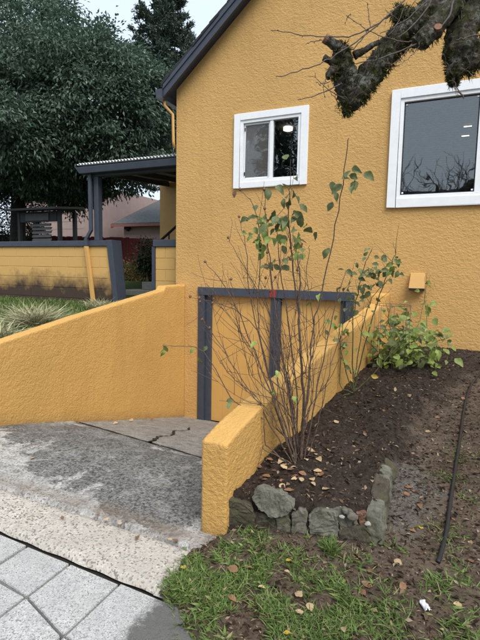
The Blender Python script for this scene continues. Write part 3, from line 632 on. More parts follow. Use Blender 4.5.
# ------------------------------------------------------------------ block wall, gate post, canopy
BY = 6.9
bw = thing('block_wall', 'ochre painted concrete block wall with dark slate cap left of the gate', 'wall', (-8, BY, 0.8))
mb = MB(); mb.box((-11, BY+0.006, 0.45), (-5.83, BY+0.194, 1.955)); mb.build('mortar', M['block'], bw)
def blocks(parent, xa, xb, z0, nc):
    for c in range(nc):
        x = xb - (0.4 if c % 2 else 0.2)
        edges = [xb]
        while x > xa+0.05: edges.append(x); x -= 0.4
        edges.append(xa)
        for r, l in zip(edges[:-1], edges[1:]):
            mb = MB(); j = random.uniform(-0.0015, 0.0015); mb.box((l+0.004, BY+j, z0+c*0.2+0.004), (r-0.004, BY+0.2, z0+c*0.2+0.196)); mb.build('block', M['block'], parent, bevel=0.005)
blocks(bw, -11, -5.828, 0.755, 6)
mb = MB(); mb.box((-11, BY-0.03, 1.957), (-5.75, BY+0.23, 2.065)); mb.build('cap', M['slate'], bw, bevel=0.008)
mb = MB(); mb.hexa([(-5.66, BY-0.03, 0.7), (-5.555, BY-0.03, 0.7), (-5.555, BY+0.23, 0.7), (-5.66, BY+0.23, 0.7), (-5.83, BY-0.04, 2.07), (-5.70, BY-0.04, 2.07), (-5.70, BY+0.235, 2.07), (-5.83, BY+0.235, 2.07)])
mb.build('gate_jamb', M['slate'], bw, bevel=0.006)
mb = MB(); mb.hexa([(-5.83, BY+0.004, 0.5), (-5.664, BY+0.004, 0.5), (-5.664, BY+0.19, 0.5), (-5.83, BY+0.19, 0.5), (-5.83, BY+0.004, 1.95), (-5.829, BY+0.004, 1.95), (-5.829, BY+0.19, 1.95), (-5.83, BY+0.19, 1.95)]); mb.build('filler', M['block'], bw)
bp = thing('block_pier', 'short ochre block pier with slate cap between the gate and the house corner', 'pier', (-4.5, BY, 0.8))
mb = MB(); mb.box((-4.76, BY+0.006, 0.45), (-4.16, BY+0.194, 1.94)); mb.build('mortar', M['block'], bp)
blocks(bp, -4.765, -4.155, 0.74, 6)
mb = MB(); mb.box((-4.80, BY-0.03, 1.942), (-4.155, BY+0.23, 2.065)); mb.build('cap', M['slate'], bp, bevel=0.008)
mb = MB(); mb.box((-4.83, BY-0.02, 0.75), (-4.767, BY+0.22, 1.94)); mb.build('gate_jamb', M['slate'], bp, bevel=0.005)

cn = thing('porch_canopy', 'corrugated porch canopy on slate post and beam beside the house corner', 'canopy', (-6.1, BY, 2.07))
def corr(y0, y1, z0, z1):
    m = MB(); xs = np.arange(-6.36, XL-0.01, 0.0075); zz = 0.018*np.sin(xs*2*pi/0.068); 
    a = [(x, y0, z0+q) for x, q in zip(xs, zz)]; b = [(x, y1, z1+q) for x, q in zip(xs, zz)]; a2 = [(p[0], p[1], p[2]+0.006) for p in a]; b2 = [(p[0], p[1], p[2]+0.006) for p in b]; k = len(xs)
    m.add(a+b+a2+b2, [(i, i+1, k+i+1, k+i) for i in range(k-1)]+[(2*k+i, 3*k+i, 3*k+i+1, 2*k+i+1) for i in range(k-1)]+[(i, 2*k+i, 2*k+i+1, i+1) for i in range(k-1)]); return m
corr(6.72, 9.49, 3.43, 3.62).build('roof_sheet', M['sheet'], cn, smooth=True)
mb = MB(); mb.box((-6.26, BY-0.02, 3.23), (XL-0.005, BY+0.12, 3.385)); mb.build('beam', M['slate'], cn, bevel=0.006)
mb = MB(); mb.hexa([(-6.33, 6.74, 3.27), (XL-0.006, 6.74, 3.27), (XL-0.006, 6.872, 3.27), (-6.33, 6.872, 3.27), (-6.42, 6.72, 3.385), (XL-0.006, 6.72, 3.385), (XL-0.006, 6.872, 3.385), (-6.42, 6.872, 3.385)]); mb.build('gutter', M['slate'], cn, bevel=0.008)
for x in np.arange(-6.2, -4.3, 0.6):
    mb = MB(); mb.hexa([(x, BY+0.121, 3.30), (x+0.05, BY+0.121, 3.30), (x+0.05, 9.48, 3.49), (x, 9.48, 3.49), (x, BY+0.121, 3.395), (x+0.05, BY+0.121, 3.395), (x+0.05, 9.48, 3.585), (x, 9.48, 3.585)]); mb.build('rafter', M['slate'], cn)
mb = MB(); mb.box((-6.13, BY-0.015, 2.066), (-6.02, BY+0.095, 3.2295)); mb.build('post', M['slate'], cn, bevel=0.006)
def rect_pipe(pts, w=0.055, d=0.04):
    m = MB()
    for a, b in zip(pts[:-1], pts[1:]):
        a = np.array(a); b = np.array(b)
        m.hexa([(b[0]-w/2, b[1]-d, b[2]), (b[0]+w/2, b[1]-d, b[2]), (b[0]+w/2, b[1], b[2]), (b[0]-w/2, b[1], b[2]), (a[0]-w/2, a[1]-d, a[2]), (a[0]+w/2, a[1]-d, a[2]), (a[0]+w/2, a[1], a[2]), (a[0]-w/2, a[1], a[2])])
    return m
rect_pipe([(-6.17, BY-0.03, 3.28), (-6.165, BY-0.03, 2.25), (-6.28, BY-0.035, 2.09), (-6.28, BY-0.035, 1.955)], 0.07, 0.05).build('downspout', M['slate'], cn, bevel=0.006)
rect_pipe([(-6.28, BY-0.035, 1.953), (-6.155, BY-0.012, 0.93), (-6.14, BY-0.10, 0.86)], 0.075, 0.055).build('downspout', M['ochre_flat'], cn, bevel=0.008)
# lantern and stair rail in the passage
ln = thing('wall_lantern', 'dark wall lantern under the canopy on the porch wall', 'lantern', (-6.24, 9.45, 3.6))
mb = MB(); mb.box((-6.32, 9.30, 3.52), (-6.16, 9.46, 3.55)); mb.hexa([(-6.34, 9.28, 3.74), (-6.14, 9.28, 3.74), (-6.14, 9.48, 3.74), (-6.34, 9.48, 3.74), (-6.26, 9.36, 3.83), (-6.22, 9.36, 3.83), (-6.22, 9.40, 3.83), (-6.26, 9.40, 3.83)])
for x in (-6.32, -6.175):
    for y in (9.30, 9.445): mb.box((x, y, 3.551), (x+0.015, y+0.015, 3.739))
mb.build('cage', M['dark_wood'], ln); mb = MB(); mb.box((-6.30, 9.318, 3.552), (-6.18, 9.442, 3.738)); mb.build('pane', M['glass'], ln); mb = MB(); mb.box((-6.26, 9.461, 3.6), (-6.22, 9.5, 3.66)); mb.build('bracket', M['dark_wood'], ln)
sr = thing('stair_rail', 'dark sloping stair handrail behind the block pier', 'handrail', (-5.3, 8.6, 1.1))
mb = MB(); mb.tube([(-5.9, 8.6, 2.10), (-5.2, 8.6, 2.62), (-4.6, 8.6, 3.05)], 0.028, 6); mb.build('rail', M['dark_wood'], sr)
for x in (-5.85, -5.6, -5.35, -5.1, -4.85):
    mb = MB(); mb.box((x, 8.59, 1.0), (x+0.025, 8.61, 2.10+(x+5.9)*0.73)); mb.build('baluster', M['dark_wood'], sr)
st = thing('concrete_steps', 'grey concrete steps just inside the gate opening', 'steps', (-6.0, 8.2, 0.95))
mb = MB(); mb.box((-6.35, 8.0, 0.85), (-5.0, 8.5, 1.10)); mb.build('step', M['cement'], st, bevel=0.012)
mb = MB(); mb.box((-6.05, 8.25, 1.101), (-5.0, 8.6, 1.27)); mb.build('step', M['cement'], st, bevel=0.012)

# red fence
fn = thing('red_fence', 'dark red board fence across the back yard', 'fence', (-12, 13.5, 1.2))
mb = MB(); mb.box((-19, 13.54, 1.5), (-7.0, 13.60, 1.6)); mb.box((-19, 13.54, 2.3), (-7.0, 13.60, 2.4)); mb.build('rail', M['red_fence'], fn)
x = -19.0
first = None
while x < -7.0:
    top = 2.62+random.uniform(-.02, .02)-(x+10)*0.03
    mb = MB(); mb.box((x+0.004, 13.5+random.uniform(-.006, .006), 1.1), (x+0.141, 13.535, top)); mb.build('plank', M['red_fence'], fn); x += 0.145

# neighbour house
nh = thing('neighbour_house', 'pale pink neighbouring house with red trim and grey roof beyond the fence', 'house', (-15, 19, 1.2))
NY = 19.0; ca = onY(115, 225, NY); cxn, czn = float(ca[0]), float(ca[2])
mb = MB(); mb.box((cxn+0.25, NY+0.4, 1.0), (cxn+11, NY+8, czn-0.02)); mb.build('wall', M['pink'], nh)
mb = MB(); mb.box((cxn-5.2, NY-1.2, 1.0), (cxn-0.9, NY+6, czn+2.0)); mb.build('wing_wall', M['pink'], nh)
for k in range(12):
    mb = MB(); mb.box((cxn-5.2, NY-1.215, 1.3+k*0.36), (cxn-0.9, NY-1.201, 1.3+k*0.36+0.345)); mb.build('siding_board', M['pink'], nh)
for k in range(7):
    mb = MB(); mb.box((cxn+0.25, NY+0.385, 1.2+k*0.35), (cxn+11, NY+0.399, 1.2+k*0.35+0.335)); mb.build('siding_board', M['pink'], nh)
mb = MB(); mb.hexa([(cxn-0.2, NY, czn), (cxn+11.2, NY, czn), (cxn+11.2, NY+5, czn+2.1), (cxn-0.2, NY+5, czn+2.1), (cxn-0.2, NY, czn+0.08), (cxn+11.2, NY, czn+0.08), (cxn+11.2, NY+5, czn+2.18), (cxn-0.2, NY+5, czn+2.18)]); ro = mb.build('roof', M['grey_roof'], nh)
mb = MB(); mb.box((cxn-0.2, NY-0.03, czn-0.09), (cxn+11.2, NY-0.002, czn+0.04)); mb.build('fascia', M['redtrim'], ro)
mb = MB(); mb.hexa([(cxn-0.26, NY-0.03, czn-0.16), (cxn-0.201, NY-0.03, czn-0.16), (cxn-0.201, NY+5, czn+1.94), (cxn-0.26, NY+5, czn+1.94), (cxn-0.26, NY-0.03, czn+0.07), (cxn-0.201, NY-0.03, czn+0.07), (cxn-0.201, NY+5, czn+2.17), (cxn-0.26, NY+5, czn+2.17)]); mb.build('barge_board', M['redtrim'], ro)
mb = MB(); mb.hexa([(cxn-5.5, NY-1.6, czn+2.0), (cxn-0.6, NY-1.6, czn+2.0), (cxn-0.6, NY+6, czn+3.9), (cxn-5.5, NY+6, czn+3.9), (cxn-5.5, NY-1.6, czn+2.1), (cxn-0.6, NY-1.6, czn+2.1), (cxn-0.6, NY+6, czn+4.0), (cxn-5.5, NY+6, czn+4.0)]); mb.build('wing_roof', M['grey_roof'], nh)
wl = thing('porch_light', 'small dark porch light on the pink neighbouring house under its eave', 'lamp', (-14.0, NY+0.36, czn-0.5))
q = onY(128, 228.5, NY+0.36); mb = MB(); mb.box((q[0]-0.16, NY+0.25, q[2]-0.05), (q[0]+0.16, NY+0.384, q[2]+0.05)); mb.box((q[0]-0.05, NY+0.27, q[2]-0.13), (q[0]+0.05, NY+0.38, q[2]-0.051)); mb.build('lamp_body', M['dark_wood'], wl)

# dark garden stand behind the block wall
gs = thing('garden_stand', 'dark wooden garden stand with pale board and slatted panel behind the block wall', 'garden stand', (-9.4, 8.7, 1.1))
mb = MB(); mb.hexa([(-10.25, 8.3, 2.92), (-8.55, 8.3, 2.92), (-8.5, 9.2, 3.02), (-10.3, 9.2, 3.02), (-10.25, 8.3, 2.97), (-8.55, 8.3, 2.97), (-8.5, 9.2, 3.07), (-10.3, 9.2, 3.07)]); mb.build('roof', M['dark_wood'], gs)
for x in (-10.1, -8.75):
    for y in (8.55, 9.05):
        mb = MB(); mb.box((x, y, 0.95), (x+0.08, y+0.08, 2.93)); mb.build('post', M['dark_wood'], gs)
mb = MB(); mb.box((-10.0, 8.552, 2.66), (-8.77, 8.60, 2.91)); mb.build('fascia', M['dark_wood'], gs)
mb = MB(); mb.box((-9.80, 8.535, 2.69), (-9.02, 8.5515, 2.86)); mb.build('pale_board', M['pale_board'], gs)
for k in range(16):
    z = 1.2+k*0.09
    mb = MB(); mb.hexa([(-9.62, 8.57, z), (-9.0, 8.57, z), (-9.0, 8.61, z+0.03), (-9.62, 8.61, z+0.03), (-9.62, 8.57, z+0.045), (-9.0, 8.57, z+0.045), (-9.0, 8.61, z+0.075), (-9.62, 8.61, z+0.075)]); mb.build('slat', M['pale_board'], gs)

# ------------------------------------------------------------------ foliage tools
def unit(v): return v/(np.linalg.norm(v, axis=-1, keepdims=True)+1e-9)
def leaf_quads(P, D, L, W, fold=0.25, nrm=None):
    """P base points, D directions, folded lozenge leaves -> verts (N,4,3) as two triangles sharing the midrib"""
    n = len(P); up = unit(rng.normal(size=(n, 3))+np.array([0, 0, 0.6])) if nrm is None else nrm
    Sd = unit(np.cross(D, up)); Nn = np.cross(Sd, D)
    L = np.broadcast_to(L, (n,))[:, None]; W = np.broadcast_to(W, (n,))[:, None]
    tip = P + D*L - Nn*L*0.12; mid = P + D*L*0.45
    a = mid + Sd*W*0.5 + Nn*W*fold; b = mid - Sd*W*0.5 + Nn*W*fold
    return np.stack([P, a, tip, b], 1)
def add_leaves(mb, Q):
    b = mb.n; N_ = len(Q); mb.v.append(Q.reshape(-1, 3)); i = np.arange(N_)*4+b
    f = np.concatenate([np.stack([i, i+1, i+2], 1), np.stack([i, i+2, i+3], 1)]); mb.f.extend(map(tuple, f.tolist())); mb.fm.extend([0]*len(f)); mb.n += 4*N_
def add_blades(mb, P, D, L, W, bend):
    """grass blades: quad + tip triangle, bent over"""
    n = len(P); D = unit(D); hz = D.copy(); hz[:, 2] = 0; hz = unit(hz+rng.normal(size=(n, 3))*[0.3, 0.3, 0]); Sd = unit(np.cross(D, hz+np.array([0, 0, .01])))
    L = np.broadcast_to(L, (n,))[:, None]; W = np.broadcast_to(W, (n,))[:, None]; bend = np.broadcast_to(bend, (n,))[:, None]
    mid = P + D*L*0.55 + hz*L*bend*0.25; tip = P + D*L*(1-bend*0.35) + hz*L*bend*0.85
    q = np.stack([P-Sd*W/2, P+Sd*W/2, mid+Sd*W*0.42, tip, mid-Sd*W*0.42], 1); b = mb.n; mb.v.append(q.reshape(-1, 3)); i = np.arange(n)*5+b
    mb.f.extend(map(tuple, np.stack([i, i+1, i+2, i+4], 1).tolist())); mb.f.extend(map(tuple, np.stack([i+4, i+2, i+3], 1).tolist())); mb.fm.extend([0]*(2*n)); mb.n += 5*n
def crown_leaves(mb, lobes, nclump, per, L, W, spread, droop=0.5, inner=0.72, seed=1, bumps=0):
    r = np.random.default_rng(seed); cl = []; lobes = list(lobes)
    for _ in range(bumps):      # small side sprays break the outline
        c, rad, wg = lobes[r.integers(0, len(lobes))]; d = unit(r.normal(size=3)); k = 0.45+0.45*r.random(); lobes.append((tuple(np.array(c)+d*np.array(rad)*0.95), (k, k, k*0.8), 0.035))
    tot = sum(l[2] for l in lobes)
    for c, rad, wgt in lobes:
        k = int(nclump*wgt/tot); d = unit(r.normal(size=(k, 3))); rr = inner+(1-inner)*r.random(k)**0.6
        rr *= 1+0.16*(fbm(d[:, 0]*3+c[0], d[:, 1]*3+d[:, 2]*4, 1.3, 2, seed)*2)
        cl.append((np.array(c)+d*np.array(rad)*rr[:, None], d))
    CP = np.concatenate([a for a, b in cl]); CD = np.concatenate([b for a, b in cl]); sz = 0.7+0.7*r.random(len(CP))
    i = np.repeat(np.arange(len(CP)), per); n = len(i)
    off = r.normal(size=(n, 3))*spread*sz[i][:, None]*np.array([1, 1, 0.6])
    P = CP[i]+off; D = unit(CD[i]*0.7+off/spread*0.5+r.normal(size=(n, 3))*0.55+np.array([0, 0, -droop]))
    add_leaves(mb, leaf_quads(P, D, L*(0.7+0.6*r.random(n)), W*(0.7+0.6*r.random(n)), 0.25, unit(CD[i]*0.5+np.array([0, 0, 0.75])+r.normal(size=(n, 3))*0.42)))
    return CP
def chaikin(p, it=2):
    p = np.asarray(p, float)
    for _ in range(it):
        q = [p[0]]
        for a, b in zip(p[:-1], p[1:]): q += [a*0.75+b*0.25, a*0.25+b*0.75]
        p = np.array(q+[p[-1]])
    return p
def limbs(mb, root, ends, r0, r1, sides=6, n=7, wig=0.12):
    for e in ends:
        a = np.array(root); b = np.array(e); t = np.linspace(0, 1, n)[:, None]; ln = np.linalg.norm(b-a)
        p = a+(b-a)*t + np.cumsum(rng.normal(size=(n, 3))*wig*ln/n, 0)*np.sin(t*pi) + np.array([0, 0, 0.08*ln])*np.sin(t*pi)
        mb.tube(p, np.linspace(r0, r1, n), sides, cap=False)

# ------------------------------------------------------------------ big evergreen at the left
tr = thing('evergreen_tree', 'large dark glossy broadleaf evergreen tree filling the upper left', 'tree', (-12.6, 10.6, 1.2))
mb = MB(); mb.tube([(-12.6, 10.6, 0.9), (-12.55, 10.6, 2.2), (-12.5, 10.65, 3.6), (-12.2, 10.8, 5.2), (-12.0, 10.9, 7.0)], [0.30, 0.24, 0.21, 0.16, 0.06], 12); trk = mb.build('trunk', M['trunk'], tr, smooth=True)
mb = MB(); CPs = crown_leaves(mb, [((-11.2, 10.6, 6.0), (3.7, 3.0, 2.45), 1.0), ((-13.2, 10.4, 7.6), (3.3, 3.0, 2.9), 0.8), ((-9.45, 10.9, 5.85), (2.4, 2.2, 2.1), 0.65), ((-13.5, 9.6, 5.2), (2.4, 2.2, 1.7), 0.35)], 1750, 125, 0.125, 0.052, 0.185, 0.55, 0.62, 3, 26)
mb.build('crown', M['laurel'], tr)
mb = MB(); limbs(mb, (-12.4, 10.7, 3.6), CPs[::60], 0.07, 0.012, 5); mb.build('branches', M['trunk'], tr, smooth=True)
# conifer behind
tr = thing('fir_tree', 'tall ragged conifer rising behind the house corner', 'tree', (-11.9, 18, 1.2))
mb = MB(); mb.tube([(-11.9, 18, 0.9), (-11.9, 18, 6), (-11.85, 18, 14.2)], [0.26, 0.18, 0.02], 10); mb.build('trunk', M['trunk'], tr, smooth=True)
mb = MB(); br = MB()
for k in range(132):
    z = 5.3+9.0*(k/132)**1.0; f = (14.8-z)/11; ln = (0.42+2.0*min(1, f*1.2))*(0.55+0.65*rng.random()); an = k*2.399+rng.random()*0.7; dh = np.array([cos(an), sin(an), 0.0]); sdv = np.array([-sin(an), cos(an), 0.0])
    t = np.linspace(0, 1, 8); p = np.array([-11.88, 18, z])+np.outer(t*ln, dh)+np.outer(ln*(-0.18*np.sin(t*pi)+0.30*t*t), [0, 0, 1]); br.tube(p, np.linspace(0.035, 0.006, 8), 4, cap=False)
    for q in range(16):      # flat sprays either side of the bough, tips turned up
        tt = 0.18+0.82*rng.random(); c = np.array([np.interp(tt, t, p[:, a_]) for a_ in range(3)]); sd = rng.choice([-1, 1]); sl_ = (0.22+0.42*rng.random())*(1.15-0.6*tt)*min(1, ln); d = unit(dh*0.75+sdv*sd*0.9+np.array([0, 0, 0.25+0.3*rng.random()]))
        m = 36; u_ = rng.random(m)**0.8; cc = c+np.outer(u_*sl_, d)+rng.normal(size=(m, 3))*[0.05, 0.05, 0.045]
        add_leaves(mb, leaf_quads(cc, unit(d*0.8+rng.normal(size=(m, 3))*0.5), 0.16*(0.6+0.7*rng.random(m)), 0.050))
mb.build('crown', M['needle'], tr); br.build('branches', M['trunk'], tr)
# shrubs inside the gate
sh = thing('shrub', 'dark green shrub standing behind the gate opening', 'shrub', (-7.3, 10.0, 1.15))
q = onY(150, 258, 10.0)
mb = MB(); cps = crown_leaves(mb, [((q[0], 10.0, q[2]), (0.26, 0.3, 0.5), 1.0)], 60, 40, 0.075, 0.035, 0.11, 0.2, 0.4, 5); mb.build('foliage', M['bushleaf'], sh)
mb = MB(); limbs(mb, (q[0], 10.0, 1.15), cps[::9], 0.02, 0.005, 5); mb.build('stems', M['trunk'], sh)
sh.location = (q[0], 10.0, 1.15)
for c in sh.children: c.matrix_parent_inverse = Matrix.Translation(-Vector(sh.location))
q = onY(130, 275, 11.0)
sh = thing('shrub', 'low golden brown shrub in front of the red fence', 'shrub', (q[0], 11.0, 1.18))
mb = MB(); cps = crown_leaves(mb, [((q[0], 11.0, q[2]), (0.85, 0.4, 0.30), 1.0)], 90, 40, 0.07, 0.03, 0.10, 0.1, 0.4, 6); mb.build('foliage', M['goldleaf'], sh)
mb = MB(); limbs(mb, (q[0], 11.0, 1.16), cps[::9], 0.015, 0.004, 5); mb.build('stems', M['trunk'], sh)
sh = thing('hedge_shrub', 'dense dark shrub under the evergreen at the left picture edge', 'shrub', (-15.2, 12.2, 1.2))
mb = MB(); cps = crown_leaves(mb, [((-15.2, 12.2, 3.0), (1.9, 0.8, 1.9), 1.0), ((-17.6, 12.2, 3.0), (1.6, 0.8, 2.0), 0.8)], 420, 60, 0.10, 0.045, 0.18, 0.3, 0.45, 8); mb.build('foliage', M['bushleaf'], sh)
mb = MB(); limbs(mb, (-15.2, 12.2, 1.1), cps[::20], 0.03, 0.006, 5); mb.build('stems', M['trunk'], sh)
# grass of the left lawn, two clumps of striped grass
n_ = 16000; P = np.stack([-9.6+5.4*rng.random(n_), 3.0+3.85*rng.random(n_), np.zeros(n_)], 1); P[:, 2] = zleft(P[:, 0], P[:, 1])+0.03*fbm(P[:, 0], P[:, 1], 3, 3, 9)
mb = MB(); add_blades(mb, P, rng.normal(size=(n_, 3))*[0.4, 0.4, 0.1]+[0, 0, 1], 0.05+0.06*rng.random(n_), 0.008, 0.4); tag(mb.build('grass', M['grass']), 'mown green grass of the left lawn above the retaining wall', 'grass', kind='stuff')
for (px_, py_, n_, ln, lab) in ((36, 326, 620, 0.40, 'larger clump of pale striped grass above the left retaining wall'), (100, 309, 260, 0.26, 'smaller clump of pale striped grass by the yellow downspout'), (-4, 338, 200, 0.3, 'cropped clump of pale striped grass at the left picture edge')):
    q = onG(px_, py_, lambda x, y: float(zleft(x, y)))
    if q[0] > -4.3: q[0] = -4.35
    P = np.array([q[0], q[1], float(zleft(q[0], q[1]))])+rng.normal(size=(n_, 3))*[0.09, 0.09, 0]
    D = unit(rng.normal(size=(n_, 3))*[0.75, 0.75, 0.15]+[0, 0, 0.75])
    mb = MB(); add_blades(mb, P, D, ln*(0.6+0.6*rng.random(n_)), 0.011, 0.25+0.6*rng.random(n_)); t = thing('ornamental_grass', lab, 'ornamental grass', (q[0], q[1], q[2]), 'striped grass clumps')
    mb.build('blades', M['sedge'], t)

# ------------------------------------------------------------------ leaves as single objects
def leaf_mesh(name, mat, curl=0.2, wid=0.58, fold=0.18, seed=0, teeth=0.0):
    r = random.Random(seed); prof = [(0, 0.03), (0.06, 0.36), (0.16, 0.70), (0.30, 0.95), (0.45, 1.0), (0.60, 0.90), (0.75, 0.66), (0.88, 0.36), (1.0, 0.02)]
    vs, fs = [], []
    for t, w_ in prof:
        zc = -curl*t*t+curl*0.3*t
        for s in (-1, 0, 1): vs.append((s*w_*wid/2*(1+r.uniform(-.09, .09)), t+abs(s)*r.uniform(-.015, .03), zc+abs(s)*w_*fold*(1+r.uniform(-.5, .5))))
    for i in range(8):
        for k in range(2): fs.append((i*3+k, i*3+k+1, i*3+k+4, i*3+k+3))
    m = bpy.data.meshes.new(name); m.from_pydata(vs, [], fs); m.materials.append(M[mat]); m.polygons.foreach_set('use_smooth', [True]*len(m.polygons)); return m
LM = {k: [leaf_mesh('leaf', k, c, w_, f, i) for i, (c, w_, f) in enumerate(((0.25, 0.6, 0.15), (0.4, 0.55, 0.22), (0.1, 0.66, 0.1)))] for k in ('roseleaf', 'limeleaf', 'yellowleaf', 'tanleaf', 'brownleaf')}
DRY = {k: [leaf_mesh('leaf', k, c, w_, f, 9+i) for i, (c, w_, f) in enumerate(((0.30, 0.66, 0.10), (-0.25, 0.74, 0.12), (0.12, 0.70, 0.07)))] for k in ('yellowleaf', 'tanleaf', 'brownleaf')}
def leaf_obj(name, mesh, p, d, L, up=None, parent=None):
    d = Vector(d).normalized(); u = Vector(up if up is not None else (random.gauss(0, .5), random.gauss(0, .5), 1)); s = d.cross(u).normalized(); nn = s.cross(d)
    o = bpy.data.objects.new(name, mesh); C.objects.link(o)
    o.matrix_basis = Matrix(((s.x*L, d.x*L, nn.x*L, p[0]), (s.y*L, d.y*L, nn.y*L, p[1]), (s.z*L, d.z*L, nn.z*L, p[2]), (0, 0, 0, 1)))
    if parent is not None: put(o, parent)
    return o
rl = lambda k, D=None: random.choice((D or LM)[k])

# ------------------------------------------------------------------ roses
def cane_pts(px, y0, y1, jit=0.006):
    n = len(px); p = np.array([onY(a, b, y0+(y1-y0)*i/(n-1)) for i, (a, b) in enumerate(px)]); p = chaikin(p, 2)
    p[1:-1] += rng.normal(size=(len(p)-2, 3))*jit*0.6; kk = np.linspace(0, 1, len(p)); p += np.outer(np.sin(kk*pi)*np.sin(kk*9+rng.random()*6), rng.normal(size=3))*0.011
    lo = wx(p[:, 1]); top = wtop(p[:, 1]); ins = (p[:, 0] > lo-0.02) & (p[:, 0] < lo+0.185) & (p[:, 2] < top+0.014)
    low = ins & (p[:, 2] < top-0.07); p[low, 0] = (lo+0.187)[low]; hi = ins & ~low; p[hi, 2] = (top+0.016)[hi]; return p
def build_canes(parent, specs, mat, name='cane'):
    out = []
    for px, y0, y1, r0_, r1_, ntw in specs:
        p = cane_pts(px, y0, y1); k = len(p); mb = MB(); mb.tube(p, np.linspace(r0_, r1_, k), 6)
        for _ in range(ntw):
            i = rng.integers(int(k*0.35), k-1); a = p[i]; ax = unit(p[min(i+1, k-1)]-p[i-1]); d = unit(ax*0.7+rng.normal(size=3)*0.6+np.array([0, 0, 0.25])); ln = 0.08+0.22*rng.random()
            t = np.linspace(0, 1, 5)[:, None]; q = a+d*ln*t+np.cumsum(rng.normal(size=(5, 3))*0.008, 0)*t+np.array([0, 0, 0.03])*t*t; mb.tube(q, np.linspace(max(r1_*1.0, 0.0016), 0.0011, 5), 4)
        for i in range(3, k-2, 4):      # thorns and buds
            d = unit(rng.normal(size=3)); mb.tube([p[i], p[i]+d*(0.006+r1_)], [0.002, 0.0004], 3, cap=False)
        mb.build(name, mat, parent, smooth=True); out.append(p)
    return out
bx_, by_ = -0.84, 2.82; bz_ = zgs(bx_, by_)
rose = thing('rose_bush', 'tall leggy rose bush with bare brown canes in the front of the bed', 'rose bush', (bx_, by_, bz_))
B = (299, 469)
specs = [
 ([B, (303, 430), (308, 380), (312, 330), (320, 296), (333, 240), (342, 190), (349, 138)], 2.82, 2.75, 0.0065, 0.0022, 0),
 ([(300, 470), (301, 440), (303, 400), (302, 350), (299, 310), (301, 280), (296, 250)], 2.83, 2.86, 0.0125, 0.0022, 3),
 ([(300, 330), (296, 290), (290, 240), (288, 205), (290, 186)], 2.86, 2.80, 0.006, 0.0022, 3),
 ([(297, 470), (293, 420), (281, 350), (273, 290), (269, 240), (264, 190)], 2.80, 2.72, 0.007, 0.0018, 3),
 ([(296, 470), (284, 430), (262, 370), (243, 320), (226, 285), (205, 262)], 2.80, 2.62, 0.006, 0.0016, 4),
 ([(296, 469), (279, 420), (264, 360), (250, 300), (247, 250), (239, 217)], 2.82, 2.90, 0.006, 0.0016, 3),
 ([(294, 468), (268, 420), (245, 385), (222, 345), (202, 320)], 2.78, 2.66, 0.005, 0.0014, 4),
 ([(292, 468), (262, 440), (240, 412), (216, 372), (200, 350), (181, 345), (164, 346)], 2.78, 2.60, 0.0045, 0.0014, 1),
 ([(301, 470), (310, 430), (318, 380), (330, 330), (338, 295), (346, 270)], 2.86, 2.98, 0.006, 0.0016, 4),
 ([(299, 470), (297, 420), (292, 360), (286, 300), (279, 250), (276, 215)], 2.84, 2.95, 0.006, 0.0018, 3),
 ([(302, 470), (314, 440), (322, 400), (332, 360), (350, 320)], 2.88, 3.05, 0.005, 0.0014, 4),
 ([(298, 470), (290, 440), (277, 400), (262, 350), (256, 300), (262, 250), (256, 205), (240, 190)], 2.79, 2.70, 0.006, 0.0016, 3),
 ([(297, 470), (287, 440), (270, 412), (252, 390), (232, 378), (220, 362)], 2.77, 2.58, 0.004, 0.0012, 4),
 ([(298, 470), (280, 455), (262, 447), (246, 445), (238, 456), (232, 465)], 2.77, 2.62, 0.004, 0.0012, 1),
 ([(300, 470), (306, 420), (309, 370), (316, 330), (306, 280), (310, 245)], 2.84, 2.76, 0.005, 0.0014, 4),
 ([(301, 470), (292, 400), (276, 330), (258, 290), (240, 262), (228, 238)], 2.86, 2.98, 0.005, 0.0013, 4),
 ([(298, 470), (284, 400), (268, 345), (236, 310), (214, 300), (190, 297)], 2.8, 2.7, 0.0045, 0.0012, 4),
]
rr = random.Random(11)
for k in range(22):      # thinner canes fanning out between the named ones
    tx = rr.uniform(200, 345); ty = 215+abs(tx-285)*0.9+rr.uniform(-10, 90); mx_ = 298+(tx-298)*rr.uniform(0.25, 0.6); my_ = 470+(ty-470)*0.5
    sy_ = rr.uniform(385, 462); sx_ = 299+(mx_-299)*(470-sy_)/170; specs.append(([(sx_, sy_), (sx_+(mx_-sx_)*0.5+rr.uniform(-9, 9), (sy_+my_)/2), (mx_+rr.uniform(-14, 14), my_), ((mx_+tx)/2+rr.uniform(-14, 14), (my_+ty)/2+rr.uniform(-8, 8)), (tx, ty)], 2.81, rr.uniform(2.6, 3.05), rr.uniform(0.0024, 0.0036), 0.0009, 9))
CN = build_canes(rose, specs, M['cane'])
def cluster(parent, px, py, y, n, spx, L, key, droop=0.5):
    for _ in range(n):
        p = onY(px+random.gauss(0, spx), py+random.gauss(0, spx), y+random.gauss(0, 0.05)); d = (random.gauss(0, .6), random.gauss(-.2, .6), random.gauss(-droop, .4))
        leaf_obj('leaf', rl(key), p, d, L*random.uniform(0.75, 1.2), (random.gauss(0, .6), random.gauss(-.9, .5), random.gauss(.6, .4)), parent)
for a in ((283, 222, 9, 9), (276, 240, 5, 11), (290, 192, 6, 7), (268, 214, 4, 6), (300, 212, 3, 7), (258, 232, 3, 6), (275, 262, 2, 5), (292, 240, 3, 7), (262, 248, 2, 5)):
    cluster(rose, a[0], a[1], 2.76, a[2]+5, a[3]*1.35, 0.068, random.choice(('roseleaf', 'roseleaf', 'limeleaf')))
for a in ((345, 178, 8, 6), (350, 168, 2, 4), (336, 192, 2, 4), (330, 250, 1, 3), (327, 160, 0, 3)): cluster(rose, a[0], a[1], 2.76, a[2], a[3], 0.070, 'roseleaf', 0.8)
